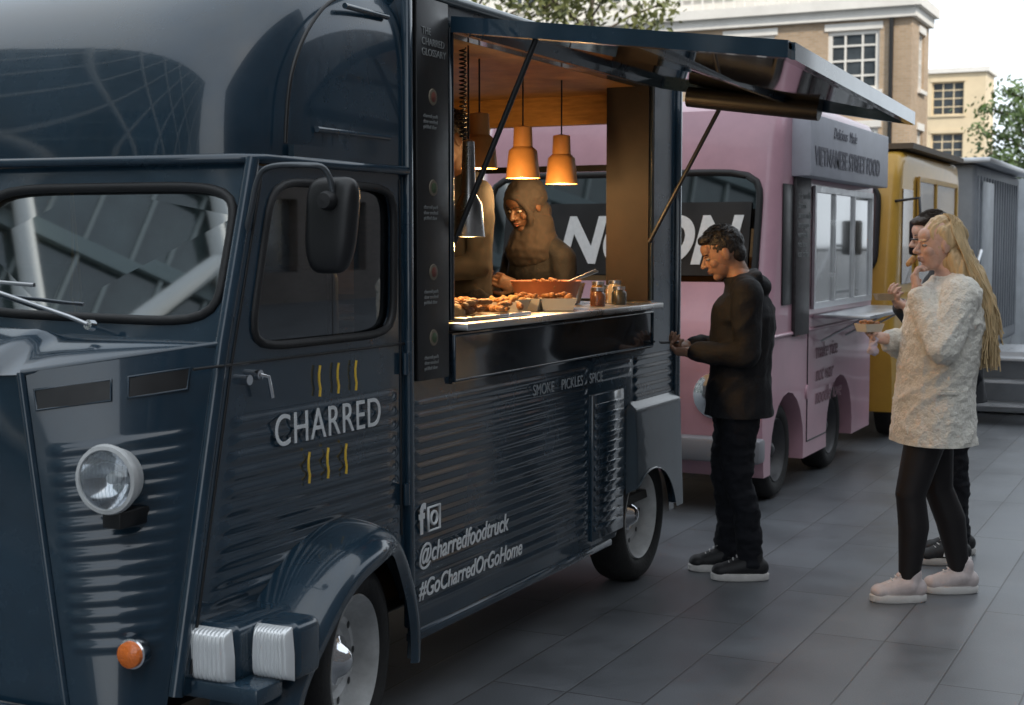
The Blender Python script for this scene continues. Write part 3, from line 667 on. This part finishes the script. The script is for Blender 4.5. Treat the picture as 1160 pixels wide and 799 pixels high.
facade(OD,Matrix.Translation((15,14,0))@Matrix.Rotation(-pi/2,4,'Z'),54,0,8,3.2,3.4,1.6,1.9,.8,DBR,DBR,frames=False)
boxes('mass',[(15.5,26,-40,13.95,0,25.5)],INTD,OD)
# ============================================================ TREES
LEAF=mat('leaves',(.10,.13,.03),.6,var=.6,vs=2,col2=(.18,.19,.055)); BARK=mat('bark',(.09,.07,.05),.9,var=.3,vs=10,bump=.5,bs=20)
def tree(name,loc,h,r,n,leaf=LEAF,ls=.12,conif=False,seed=1):
    E=empty(name,loc); rnd=random.Random(seed)
    br=[];tips=[]
    for i in range(22):
        z=h*(.3+.65*i/22); a=i*2.4; l=r*(1-.75*(i/22)) if conif else r*(.6+.4*sin(pi*i/22))
        s=V((0,0,z)); e=s+V((cos(a)*l,sin(a)*l,l*(.1 if conif else .5))); m_=(s+e)/2+V((rnd.uniform(-.2,.2),rnd.uniform(-.2,.2),.1))
        br.append([s,m_,e]); tips+= [e,(m_+e)/2,m_]
    vs=[];fs=[]
    lathe('trunk',[(.035*h*.5*(1-t*.8),t*h*.95) for t in (0,.1,.3,.5,.7,.9,1)],(0,0,0),(0,0,1),BARK,E,12)
    tube('branches',br,.03,BARK,E)
    for i in range(n):
        c=rnd.choice(tips)+V((rnd.gauss(0,1),rnd.gauss(0,1),rnd.gauss(0,.8)))*(r*.13)
        u=V((rnd.uniform(-1,1),rnd.uniform(-1,1),rnd.uniform(-1,1))).normalized(); w=u.orthogonal().normalized(); q=ls*rnd.uniform(.6,1.3)
        k=len(vs); vs+= [c+u*q,c+w*q*.5,c-u*q,c-w*q*.5]; fs.append((k,k+1,k+2,k+3))
    me=bpy.data.meshes.new('foliage'); me.from_pydata([tuple(v) for v in vs],[],fs); me.materials.append(leaf)
    link(bpy.data.objects.new('foliage',me),E)
tree('plane_tree',(-17.9,34.5,0),9.2,3.2,4200,seed=2)
tree('plane_tree',(-15.0,35.5,0),8.9,2.2,2400,seed=3)
tree('plane_tree',(-5.7,52,0),6.6,2.0,4200,mat('leaves_dark',(.07,.12,.03),.6,var=.5,vs=2),.11,seed=4)
tree('conifer_tree',(-6.0,60,0),8.0,1.7,3600,mat('leaves_grey',(.08,.12,.05),.6,var=.5,vs=2),.12,True,seed=5)
# ============================================================ PEOPLE
def cap(bm,a,b,ra,rb,side=None,fx=1,n=18):
    a=V(a);b=V(b); w=(b-a); 
    if w.length<1e-6: w=V((0,0,1e-4))
    w=w.normalized()
    if side is None: u=w.orthogonal().normalized()
    else:
        u=V(side); u=(u-w*u.dot(w)).normalized()
    v=w.cross(u); rings=[]
    K=5
    for k in range(K+1):
        t=pi/2*k/K; rings.append((a-w*ra*cos(t),ra*sin(t)))
    for k in range(K+1):
        t=pi/2*k/K; rings.append((b+w*rb*sin(t),rb*cos(t)))
    vs=[]
    for c,r in rings:
        vs.append([bm.verts.new(c+(u*cos(2*pi*i/n)*fx+v*sin(2*pi*i/n))*max(r,1e-4)) for i in range(n)])
    for j in range(len(vs)-1):
        for i in range(n):
            k=(i+1)%n; bm.faces.new((vs[j][i],vs[j][k],vs[j+1][k],vs[j+1][i]))
    bm.faces.new(list(reversed(vs[0]))); bm.faces.new(vs[-1])
def ell(bm,c,r,M=None):
    MM=(M or Matrix())@Matrix.Translation(c)@Matrix.Diagonal((*r,1))
    bmesh.ops.create_uvsphere(bm,u_segments=20,v_segments=14,radius=1,matrix=MM)
def bake(bm,name,vox,m,parent,sm=2,disp=0,ds=20,cut=None,st=(1,1,1),cut2=None,folds=0):
    bmesh.ops.recalc_face_normals(bm,faces=bm.faces)
    me=bpy.data.meshes.new('tmp'); bm.to_mesh(me); bm.free()
    o=bpy.data.objects.new('tmp',me); COL.objects.link(o)
    md=o.modifiers.new('r','REMESH'); md.mode='VOXEL'; md.voxel_size=vox; md.use_smooth_shade=True
    if sm:
        s=o.modifiers.new('s','SMOOTH'); s.factor=.5; s.iterations=sm
    dg=bpy.context.evaluated_depsgraph_get(); e=o.evaluated_get(dg); nm=bpy.data.meshes.new_from_object(e)
    bpy.data.objects.remove(o)
    if disp or folds:
        co=[(v.co.copy(),v.normal.copy()) for v in nm.vertices]
        for v,(c,nn) in zip(nm.vertices,co):
            q=V((c.x*st[0],c.y*st[1],c.z*st[2]))
            f=0
            if folds:
                f=folds*(1-abs(noise.noise(V((c.x*6+c.z*4,c.y*6,c.z*6+3+c.x*3))*1.2))*4)
                f=max(-folds,f)*.5
            v.co=c+nn*(disp*(noise.noise(q*ds)+.5*noise.noise(q*ds*2.3))+f)
    b2=bmesh.new(); b2.from_mesh(nm)
    for cc in (cut,cut2):
        if cc:
            r=bmesh.ops.bisect_plane(b2,geom=list(b2.verts)+list(b2.edges)+list(b2.faces),plane_co=cc[0],plane_no=cc[1],clear_inner=True)
    b2.to_mesh(nm); b2.free()
    nm.name=name; nm.materials.clear(); nm.materials.append(m)
    for p in nm.polygons: p.use_smooth=True
    return link(bpy.data.objects.new(name,nm),parent)
def hand(parent,name,wrist,d,pn,skin,thumb=1,curl=.6,k=1):
    d=V(d).normalized(); pn=V(pn); pn=(pn-d*pn.dot(d)).normalized(); s=d.cross(pn)*thumb
    w=V(wrist); bm=bmesh.new()
    cap(bm,w-d*.02,w+d*.02,.024*k,.026*k,s,1.1)
    cap(bm,w+d*.02,w+d*.078*k,.020*k,.017*k,s,1.95)
    for i,(ln,o) in enumerate(((.072,1.45),(.08,.5),(.075,-.45),(.058,-1.4))):
        p=w+d*(.084-.004*abs(o))*k+s*o*.0205*k; a=curl*(1+.12*i); tot=0
        for j,f in enumerate((.45,.32,.25)):
            tot+=a*(.6 if j==0 else 1)
            dd=d*cos(tot)+pn*sin(tot)
            q=p+dd*ln*f*k; cap(bm,p,q,(.0092-.0008*j)*k,(.0085-.0008*j)*k,n=10); p=q
    p=w+d*.02*k+s*.026*k; q=p+(d*.7+s*.6+pn*.35).normalized()*.042*k; cap(bm,p,q,.0125*k,.0105*k,n=10)
    r=q+(d*.85+s*.05+pn*.55).normalized()*.034*k; cap(bm,q,r,.0105*k,.0088*k,n=10)
    bake(bm,name,.0034,skin,parent,1)
EYEW=mat('eye_white',(.38,.36,.34),.3); EYED=mat('eye_dark',(.02,.012,.008),.2)
LIP=mat('lips',(.26,.10,.08),.5)
def person(name,loc,rot,skin,top,bot,shoe,sole,J,hair=None,hairm=None,pitch=0,yaw=0,hem=.78,bulk=1,tightleg=False,tdisp=.008,tds=9,tvox=.009,hood=False,jaw=1,scarf=None,apron=None,curlL=.7,curlR=.7,hd=None,legk=1,shk=1,stripe=None,folds=.006):
    E=empty(name,loc,rot)
    D=dict(pel=(0,0,.93),che=(0,0,1.28),nek=(0,0,1.45),hed=(.03,0,1.60),
      sL=(-.01,.185,1.38),eL=(-.02,.24,1.10),wL=(.12,.2,.92),sR=(-.01,-.185,1.38),eR=(-.02,-.24,1.10),wR=(.12,-.2,.92),
      hL=(0,.09,.92),kL=(.02,.1,.5),aL=(0,.1,.09),hR=(0,-.09,.92),kR=(.02,-.1,.5),aR=(0,-.1,.09)); D.update(J)
    D={k:V(v) for k,v in D.items()}
    H=Matrix.Translation(D['hed'])@Matrix.Rotation(yaw,4,'Z')@Matrix.Rotation(pitch,4,'Y')
    bm=bmesh.new()
    cap(bm,D['pel'],D['che'],.105,.12,(0,1,0),1.3); cap(bm,D['che'],D['nek'],.10,.06,(0,1,0),1.35)
    cap(bm,D['nek'],H@V((-.02,0,-.05)),.052,.052); ell(bm,(0,0,.01),(.085,.07,.10),H)
    for s in 'LR':
        cap(bm,D['s'+s],D['e'+s],.05,.038); cap(bm,D['e'+s],D['w'+s],.038,.026)
        cap(bm,D['h'+s],D['k'+s],.085,.052); cap(bm,D['k'+s],D['k'+s]*.6+D['a'+s]*.4+V((-.015,0,0)),.05,.052); cap(bm,D['k'+s]*.6+D['a'+s]*.4+V((-.015,0,0)),D['a'+s],.052,.034)
        cap(bm,D['a'+s]-V((0,0,.03)),D['a'+s]+V((.10,0,-.055)),.034,.022)
    bake(bm,'body',.010,skin,E,3)
    # head
    bm=bmesh.new()
    ell(bm,(-.015,0,.03),(.093,.074,.092),H); ell(bm,(.022,0,-.03),(.066,.056,.078),H); ell(bm,(.055,0,-.088*jaw),(.028,.028,.022),H)
    ell(bm,(.062,0,.045),(.03,.052,.035),H)
    ell(bm,(.076,0,.022),(.014,.045,.008),H)
    def hc(a,b_,ra,rb): cap(bm,H@V(a),H@V(b_),ra,rb,n=12)
    hc((.086,0,.012),(.108,0,-.022),.007,.0115); hc((.096,.012,-.026),(.096,-.012,-.026),.008,.008)
    ell(bm,(.085,0,-.050),(.0115,.024,.0065),H); ell(bm,(.083,0,-.062),(.0115,.021,.007),H)
    for s in (1,-1):
        ell(bm,(-.008,s*.074,-.004),(.018,.008,.031),H); ell(bm,(.05,s*.036,-.022),(.03,.022,.025),H)
    hc((-.03,0,-.05),(-.035,0,-.12),.050,.052)
    cap(bm,H@V((-.03,0,-.06)),D['nek'],.050,.058)
    bake(bm,'head',.0045,skin,E,2)
    for s in (1,-1):
        bm=bmesh.new(); ell(bm,(.074,s*.030,.004),(.0105,.013,.0058),H); frombm('eye',bm,EYEW,E,True)
        bm=bmesh.new(); ell(bm,(.0812,s*.031,.003),(.0045,.006,.0050),H); frombm('iris',bm,EYED,E,True)
        bm=bmesh.new(); cap(bm,H@V((.088,s*.014,.026)),H@V((.074,s*.050,.026)),.0035,.003,n=8); frombm('eyebrow',bm,hairm or EYED,E,True)
    bm=bmesh.new(); ell(bm,(.0875,0,-.0505),(.0105,.018,.004),H); ell(bm,(.0855,0,-.061),(.0105,.016,.005),H); frombm('lips',bm,LIP,E,True)
    # trousers / tights
    bm=bmesh.new(); q=legk
    for s in 'LR':
        h,k,a=D['h'+s],D['k'+s],D['a'+s]; cf=k*.62+a*.38+V((-.018,0,0))
        if tightleg:
            cap(bm,h,k,.092*q,.059*q); cap(bm,k,cf,.057*q,.060*q); cap(bm,cf,a+V((0,0,-.02)),.060*q,.038*q)
        else:
            cap(bm,h,k,.098*q,.072*q); cap(bm,k,cf,.070*q,.066*q); cap(bm,cf,a+V((0,0,-.01)),.066*q,.056*q)
    ell(bm,D['pel'],(.115,.165,.13))
    bake(bm,'tights' if tightleg else 'trousers',.007,bot,E,3,.0005 if tightleg else .010,14,st=(1,1,1.6),folds=0 if tightleg else .008)
    # shoes
    for s in 'LR':
        a=D['a'+s]; x,y=a.x,a.y
        def P_(dx,z,dy=0): return (x+dx*shk,y+dy,z)
        bm=bmesh.new(); cap(bm,P_(-.045,.06),P_(.02,.07),.046,.050,(0,1,0),.95); cap(bm,P_(.0,.075),P_(.12,.048),.050,.038,(0,1,0),1.12); cap(bm,P_(-.01,.09),P_(-.015,.125),.048,.046)
        ell(bm,P_(.145,.045),(.052*shk,.049,.034)); ell(bm,P_(.03,.115),(.03,.026,.02))
        bake(bm,'shoe',.005,shoe,E,2,cut=((0,0,.022),(0,0,1)))
        n=32; vs=[]
        for zz,kk in ((.0015,.95),(.006,1.0),(.030,1.01),(.036,.96)):
            for i in range(n):
                t=2*pi*i/n; cx_=cos(t); w=.046+.009*sst(cx_,-.6,.6); vs.append((x+(.052+.148*math.copysign(abs(cx_)**.85,cx_)*kk)*shk,y+w*math.copysign(abs(sin(t))**.8,sin(t))*kk,zz))
        fs=[tuple(range(n-1,-1,-1)),tuple(range(3*n,4*n))]+[(j*n+i,j*n+(i+1)%n,(j+1)*n+(i+1)%n,(j+1)*n+i) for j in range(3) for i in range(n)]
        mk('sole',vs,fs,sole,E,True,40)
        tube('laces',[[P_(.045+.02*i,.125-.013*i,-.022),P_(.05+.02*i,.127-.013*i,0),P_(.05+.02*i,.125-.013*i,.022)] for i in range(4)],.003,sole,E)
        if stripe: tube('shoe_stripes',[[P_(.02+.028*i,.045,.052),P_(.0+.028*i,.095,.046)] for i in range(3)],.005,stripe,E)
    # top garment
    bm=bmesh.new(); B=bulk
    p,c,nk=D['pel'],D['che'],D['nek']
    bot_=V((p.x,p.y,hem)) 
    cap(bm,bot_,p+V((0,0,.05)),.135*B+.01,.13*B,(0,1,0),1.32); cap(bm,p+V((0,0,.05)),c,.13*B,.135*B,(0,1,0),1.30); cap(bm,c,nk+V((-.01,0,-.05)),.135*B,.085,(0,1,0),1.38)
    for s in 'LR':
        sh,e,w=D['s'+s],D['e'+s],D['w'+s]
        cap(bm,sh,e,.068*B,.057*B); cap(bm,e,w-(w-e).normalized()*.03,.057*B,.043*B); 
        cap(bm,V((sh.x*.7+nk.x*.3,sh.y*.45,nk.z-.03)),sh,.06,.062*B)
    for i in range(12):
        t=2*pi*i/12; cap(bm,nk+V((-.01+.062*cos(t),.07*sin(t),.005-.02*cos(t))),nk+V((-.01+.062*cos(t+.53),.07*sin(t+.53),.005-.02*cos(t+.53))),.022*B,.022*B,n=8)
    if hood:
        ell(bm,nk+V((-.085,0,-.035)),(.065,.105,.065)); cap(bm,nk+V((-.06,.085,.0)),nk+V((-.06,-.085,.0)),.04,.04)
    bake(bm,'coat' if hem<.75 else 'jacket',tvox,top,E,2,tdisp,tds,cut=((0,0,hem),(0,0,1)),folds=folds)
    # hands
    for s in 'LR':
        w=D['w'+s]; d=(hd or {}).get(s,(w-D['e'+s])); pn=(hd or {}).get('p'+s,(0,-1 if s=='L' else 1,0))
        hand(E,'hand',w,d,pn,skin,(hd or {}).get('t'+s,1),curlL if s=='L' else curlR)
    # hair
    if hair=='short':
        bm=bmesh.new(); ell(bm,(-.024,0,.040),(.095,.079,.092),H); ell(bm,(.032,0,.090),(.058,.060,.028),H); ell(bm,(-.06,0,-.01),(.048,.066,.065),H)
        bake(bm,'hair',.005,hairm,E,1,.004,55,cut=None)
        rnd=random.Random(9); ss=[]
        for i in range(420):
            a=rnd.uniform(-pi,pi); el=rnd.uniform(.35,1.5); n_=V((cos(a)*cos(el),sin(a)*cos(el),sin(el)))
            q=H@V((-.018+.092*n_.x,.077*n_.y,.045+.088*n_.z)); t_=(H.to_3x3()@(V((.5,rnd.uniform(-.4,.4),.1))+n_*.4)).normalized()
            ss.append([q,q+t_*.010,q+t_*.017+V((0,0,-.003))])
        tube('hair_tufts',ss,.0018,hairm,E,bres=1)
    if hair=='long':
        bm=bmesh.new(); ell(bm,(-.024,0,.040),(.096,.084,.092),H); ell(bm,(-.055,0,-.06),(.06,.080,.12),H)
        nk_=D['nek']
        cap(bm,H@V((-.07,0,-.06)),nk_+V((-.10,0,-.06)),.075,.090,(0,1,0),1.2); cap(bm,nk_+V((-.10,0,-.06)),nk_+V((-.15,.02,-.20)),.085,.075,(0,1,0),1.35); cap(bm,nk_+V((-.15,.02,-.20)),nk_+V((-.16,.03,-.36)),.070,.03,(0,1,0),1.5)
        bake(bm,'hair',.006,hairm,E,1,.014,26,st=(1,2.2,.35))
        rnd=random.Random(5); strands=[]
        for i in range(700):
            a=rnd.uniform(-1.0,1.0)*1.5; el=rnd.uniform(.2,1.45)
            s0=H@V((-.022-.094*cos(a)*cos(el)*.95,.086*sin(a)*cos(el)*1.0,.045+.095*sin(el)))
            dz=-.10-rnd.uniform(.05,.30)
            e=nk_+V((-.145+rnd.uniform(-.06,.03),sin(a)*.12+rnd.uniform(-.02,.03),dz))
            m1=H@V((-.065-.05*cos(a),.115*sin(a),-.07)); m2=nk_+V((-.12+rnd.uniform(-.06,.02),sin(a)*.125,-.02)); ph=rnd.choice((0,1.5,3,4.5))+rnd.uniform(-.3,.3); am=rnd.uniform(.005,.013)
            pts=[]
            for k in range(15):
                t=k/14
                q=(s0*(1-t)**3+m1*3*t*(1-t)**2+m2*3*t*t*(1-t)+e*t**3)+V((sin(ph+t*11)*am*t,cos(ph*1.3+t*10)*am*t,0)); pts.append(q)
            strands.append(pts)
        tube('hair_strands',strands,.0026,hairm,E,bres=1)
    if scarf:
        bm=bmesh.new(); ell(bm,(-.02,0,.04),(.106,.096,.098),H); ell(bm,(-.035,0,-.06),(.085,.088,.08),H); ell(bm,(.0,0,-.13),(.07,.07,.035),H); cap(bm,H@V((-.02,0,-.1)),D['nek']+V((.0,0,-.05)),.085,.12,(0,1,0),1.2)
        for i in range(20):
            t=2*pi*i/20; t2=2*pi*(i+1)/20
            f=lambda t:H@V((.050+.018*sin(t)*(1 if sin(t)>0 else -.3),.066*cos(t),-.012+.088*sin(t)))
            cap(bm,f(t),f(t2),.017,.017,n=10)
        bake(bm,'headscarf',.006,scarf,E,2,.007,18)
    if apron:
        def ap(u,v):
            yy=(u-.5)*.30; z=D['pel'].z-.25+v*.62
            return V((D['che'].x+.185*B-.25*yy*yy*4+.01*sin(u*20)*(1-v),yy,z))
        grid('apron',ap,20,10,apron,E)
    return E,D,H
def skinm(n,c): 
    m=mat(n,c,.52,var=.14,vs=22,bump=.12,bs=260); m.node_tree.nodes['Principled BSDF'].inputs['Subsurface Weight'].default_value=.08; m.node_tree.nodes['Principled BSDF'].inputs['Subsurface Scale'].default_value=.01; return m
SK1=skinm('skin_tan',(.34,.19,.125)); SK2=skinm('skin_fair',(.56,.35,.27)); SK3=skinm('skin_brown',(.10,.05,.03))
BJK=mat('black_jacket',(.012,.013,.016),.75,bump=.3,bs=60,var=.3,vs=10,spec=.25); BJN=mat('black_jeans',(.012,.013,.017),.85,bump=.3,bs=200,var=.3,vs=12,spec=.2)
FUR=mat('cream_fleece',(.70,.67,.60),.95,bump=.8,bs=110,var=.10,vs=60,sheen=.3,spec=.1); TIGHT=mat('black_tights',(.014,.012,.013),.6,spec=.3)
BLOND=mat('blonde_hair',(.54,.39,.21),.45,var=.35,vs=30,stretch=(1,1,.15),bump=.4,bs=60); BLKH=mat('black_hair',(.010,.008,.007),.5,bump=.6,bs=120); BRNH=mat('brown_hair',(.03,.018,.01),.5,bump=.6,bs=120)
SNK=mat('sneaker_white',(.54,.47,.46),.6,var=.15,vs=20); BSH=mat('sneaker_black',(.015,.015,.017),.6); WSO=mat('white_sole',(.60,.58,.56),.6,var=.1,vs=20)
E1,D1,H1=person('customer_man',(-2.05,6.60,0),radians(204),SK1,BJK,BJN,BSH,WSO,
  dict(pel=(-.02,0,.90),che=(-.035,0,1.23),nek=(-.015,0,1.41),hed=(.065,0,1.525),sL=(-.03,.185,1.34),eL=(-.02,.25,1.07),wL=(.21,.10,1.07),sR=(-.03,-.185,1.34),eR=(.0,-.24,1.07),wR=(.21,-.06,1.09),
   hL=(-.02,.09,.88),kL=(.0,.10,.48),aL=(-.07,.09,.09),hR=(-.02,-.09,.88),kR=(.03,-.10,.48),aR=(.02,-.10,.09)),
  'short',BLKH,pitch=radians(23),hem=.77,bulk=1.12,hood=True,tdisp=.006,tds=8,hd={'pL':(0,-.5,.9),'pR':(0,.5,.9)},shk=.92,folds=.010)
box('phone',.265,.355,-.04,.035,1.105,1.115,BLACK,E1,.003)
E2,D2,H2=person('customer_woman',(-1.15,6.57,0),radians(206),SK2,FUR,TIGHT,SNK,WSO,
  dict(pel=(-.02,0,.90),che=(-.06,0,1.25),nek=(-.07,0,1.42),hed=(-.03,0,1.565),sL=(-.08,.165,1.345),eL=(.02,.25,1.13),wL=(.085,.09,1.36),sR=(-.08,-.165,1.345),eR=(.04,-.21,1.10),wR=(.17,-.07,1.15),
   hL=(.0,.085,.87),kL=(.10,.09,.48),aL=(.10,.085,.10),hR=(-.03,-.085,.87),kR=(-.07,-.08,.48),aR=(-.18,-.08,.10)),
  'long',BLOND,pitch=radians(2),hem=.70,bulk=1.28,tightleg=True,legk=1.12,tdisp=.005,tds=40,tvox=.006,hd={'L':(.10,-.40,.85),'pL':(-1,0,.2),'R':(.9,.3,.1),'pR':(0,.5,.8)},shk=.84,folds=.010)
bm=bmesh.new(); cap(bm,(.112,.02,1.485),(.088,.015,1.508),.012,.014); bake(bm,'snack',.004,BREAD,E2,1,.003,60)
bm=bmesh.new(); carton(bm,.72,Matrix.Translation((.265,-.03,1.185))@Matrix.Rotation(.5,4,'Z')); frombm('food_tray',bm,PAPER,E2)
bm=bmesh.new()
for k in range(12): bmesh.ops.create_icosphere(bm,subdivisions=2,radius=1,matrix=Matrix.Translation((.265+random.uniform(-.035,.035),-.03+random.uniform(-.025,.025),1.217+.012*random.random()))@Matrix.Diagonal((.014,.009,.009,1)))
frombm('tray_food',bm,FOOD,E2,True)
bm=bmesh.new(); cap(bm,(.245,-.02,1.14),(.25,-.02,1.10),.016,.024,(0,1,0),1.1); bake(bm,'napkin',.005,mat('napkin_paper',(.50,.44,.52),.7),E2,0,.012,30)
box('coat_pocket_flap',-.06,.03,.222,.229,.93,.945,FUR,E2,.002)
E3,D3,H3=person('customer_man',(-1.18,7.42,0),radians(210),SK2,mat('dark_grey_jacket',(.03,.032,.036),.7,var=.3,vs=10),BJN,BSH,WSO,
  dict(hed=(.13,0,1.60),nek=(.06,0,1.46),che=(.02,0,1.28),sL=(.03,.185,1.37),sR=(.03,-.185,1.37),wL=(.25,.06,1.25),eL=(.08,.25,1.12),wR=(.27,-.04,1.27),eR=(.08,-.24,1.12),aL=(.02,.1,.09),kL=(.04,.1,.5),aR=(-.08,-.1,.09)),
  'short',BRNH,pitch=radians(8),hem=.80,hood=False,hd={'pL':(0,-.5,.9),'pR':(0,.5,.9)},shk=.92,stripe=WHITE)
tube('sunglasses',[H3@V((.0,.078,.005)),H3@V((.085,.055,.006)),H3@V((.10,.0,.008)),H3@V((.085,-.055,.006))],.004,BLACK,E3)
bm=bmesh.new(); carton(bm,.65,Matrix.Translation((.36,.0,1.295))); frombm('food_carton',bm,KRAFT,E3)
STF=.40
person('server_woman',(-2.93,6.30,STF),radians(-110),SK3,BJK,BJN,BSH,BSH,dict(hed=(.09,0,1.35),nek=(.04,0,1.19),che=(.0,0,1.04),pel=(0,0,.77),sL=(.0,.16,1.10),eL=(.05,.21,.86),wL=(.25,.10,.97),sR=(.0,-.16,1.10),eR=(.05,-.21,.86),wR=(.25,-.1,.97),hL=(0,.08,.74),hR=(0,-.08,.74),kL=(0,.08,.4),kR=(0,-.08,.4)),None,BLKH,pitch=radians(24),hem=.62,bulk=1,scarf=mat('headscarf_dark',(.025,.020,.019),.9,var=.2,vs=20))
person('server_man',(-3.02,5.68,STF),radians(-130),SK3,mat('dark_shirt',(.010,.009,.009),.85,var=.2,vs=10),BJN,BSH,BSH,dict(hed=(.05,0,1.62),wL=(.26,.15,1.05),wR=(.28,-.12,1.06),eL=(.02,.25,1.08),eR=(.02,-.25,1.08)),'short',BLKH,pitch=radians(20),hem=.85,apron=mat('apron_brown',(.035,.018,.012),.85))
# ============================================================ LIGHT / WORLD / CAMERA
w=bpy.data.worlds.new('World'); S.world=w; w.use_nodes=True; nt=w.node_tree; N=nt.nodes; L=nt.links; bg=N['Background']
sk=N.new('ShaderNodeTexSky'); sk.sky_type='NISHITA'; sk.sun_disc=False
SD=V((.55,-.45,.62)).normalized()
el=math.asin(SD.z); az=atan2(SD.x,SD.y)
sk.sun_elevation=el; sk.sun_rotation=az; sk.dust_density=3; sk.air_density=1
mxc=N.new('ShaderNodeMix'); mxc.data_type='RGBA'; mxc.inputs['Factor'].default_value=.84
# thin overcast layer veiling the clear sky
cl=N.new('ShaderNodeTexNoise'); cl.inputs['Scale'].default_value=2.2; cl.inputs['Detail'].default_value=5
tcw=N.new('ShaderNodeTexCoord'); mpw=N.new('ShaderNodeMapping'); mpw.inputs['Scale'].default_value=(1,1,2.5); L.new(tcw.outputs['Generated'],mpw.inputs[0]); L.new(mpw.outputs[0],cl.inputs['Vector'])
crr=N.new('ShaderNodeValToRGB'); crr.color_ramp.elements[0].position=.3; crr.color_ramp.elements[1].position=.7
crr.color_ramp.elements[0].color=(.76,.86,.98,1); crr.color_ramp.elements[1].color=(.93,.98,1,1); L.new(cl.outputs['Fac'],crr.inputs[0])
vmw=N.new('ShaderNodeVectorMath'); vmw.operation='SCALE'; vmw.inputs['Scale'].default_value=15.0; L.new(crr.outputs[0],vmw.inputs[0])
L.new(sk.outputs[0],mxc.inputs[6]); L.new(vmw.outputs[0],mxc.inputs[7]); L.new(mxc.outputs[2],bg.inputs['Color']); bg.inputs['Strength'].default_value=.12
sl=bpy.data.lights.new('sun','SUN'); sl.energy=3.4; sl.angle=radians(2); sl.color=(1,.91,.78)
so=bpy.data.objects.new('sun',sl); so.rotation_euler=SD.to_track_quat('Z','Y').to_euler(); COL.objects.link(so)
cam=bpy.data.cameras.new('camera'); co=bpy.data.objects.new('camera',cam); COL.objects.link(co)
cam.sensor_width=36; cam.lens=1650/1160*36; cam.clip_end=2000; cam.clip_start=.05
co.location=(0,0,1.58); yawc=radians(26); pit=math.atan(125/1650)
dirv=V((-sin(yawc)*cos(pit),cos(yawc)*cos(pit),-sin(pit)))
co.rotation_euler=dirv.to_track_quat('-Z','Y').to_euler()
cam.dof.use_dof=True; cam.dof.focus_distance=5.3; cam.dof.aperture_fstop=5.6
S.camera=co
S.view_settings.view_transform='Standard'; S.view_settings.look='None'; S.view_settings.exposure=0
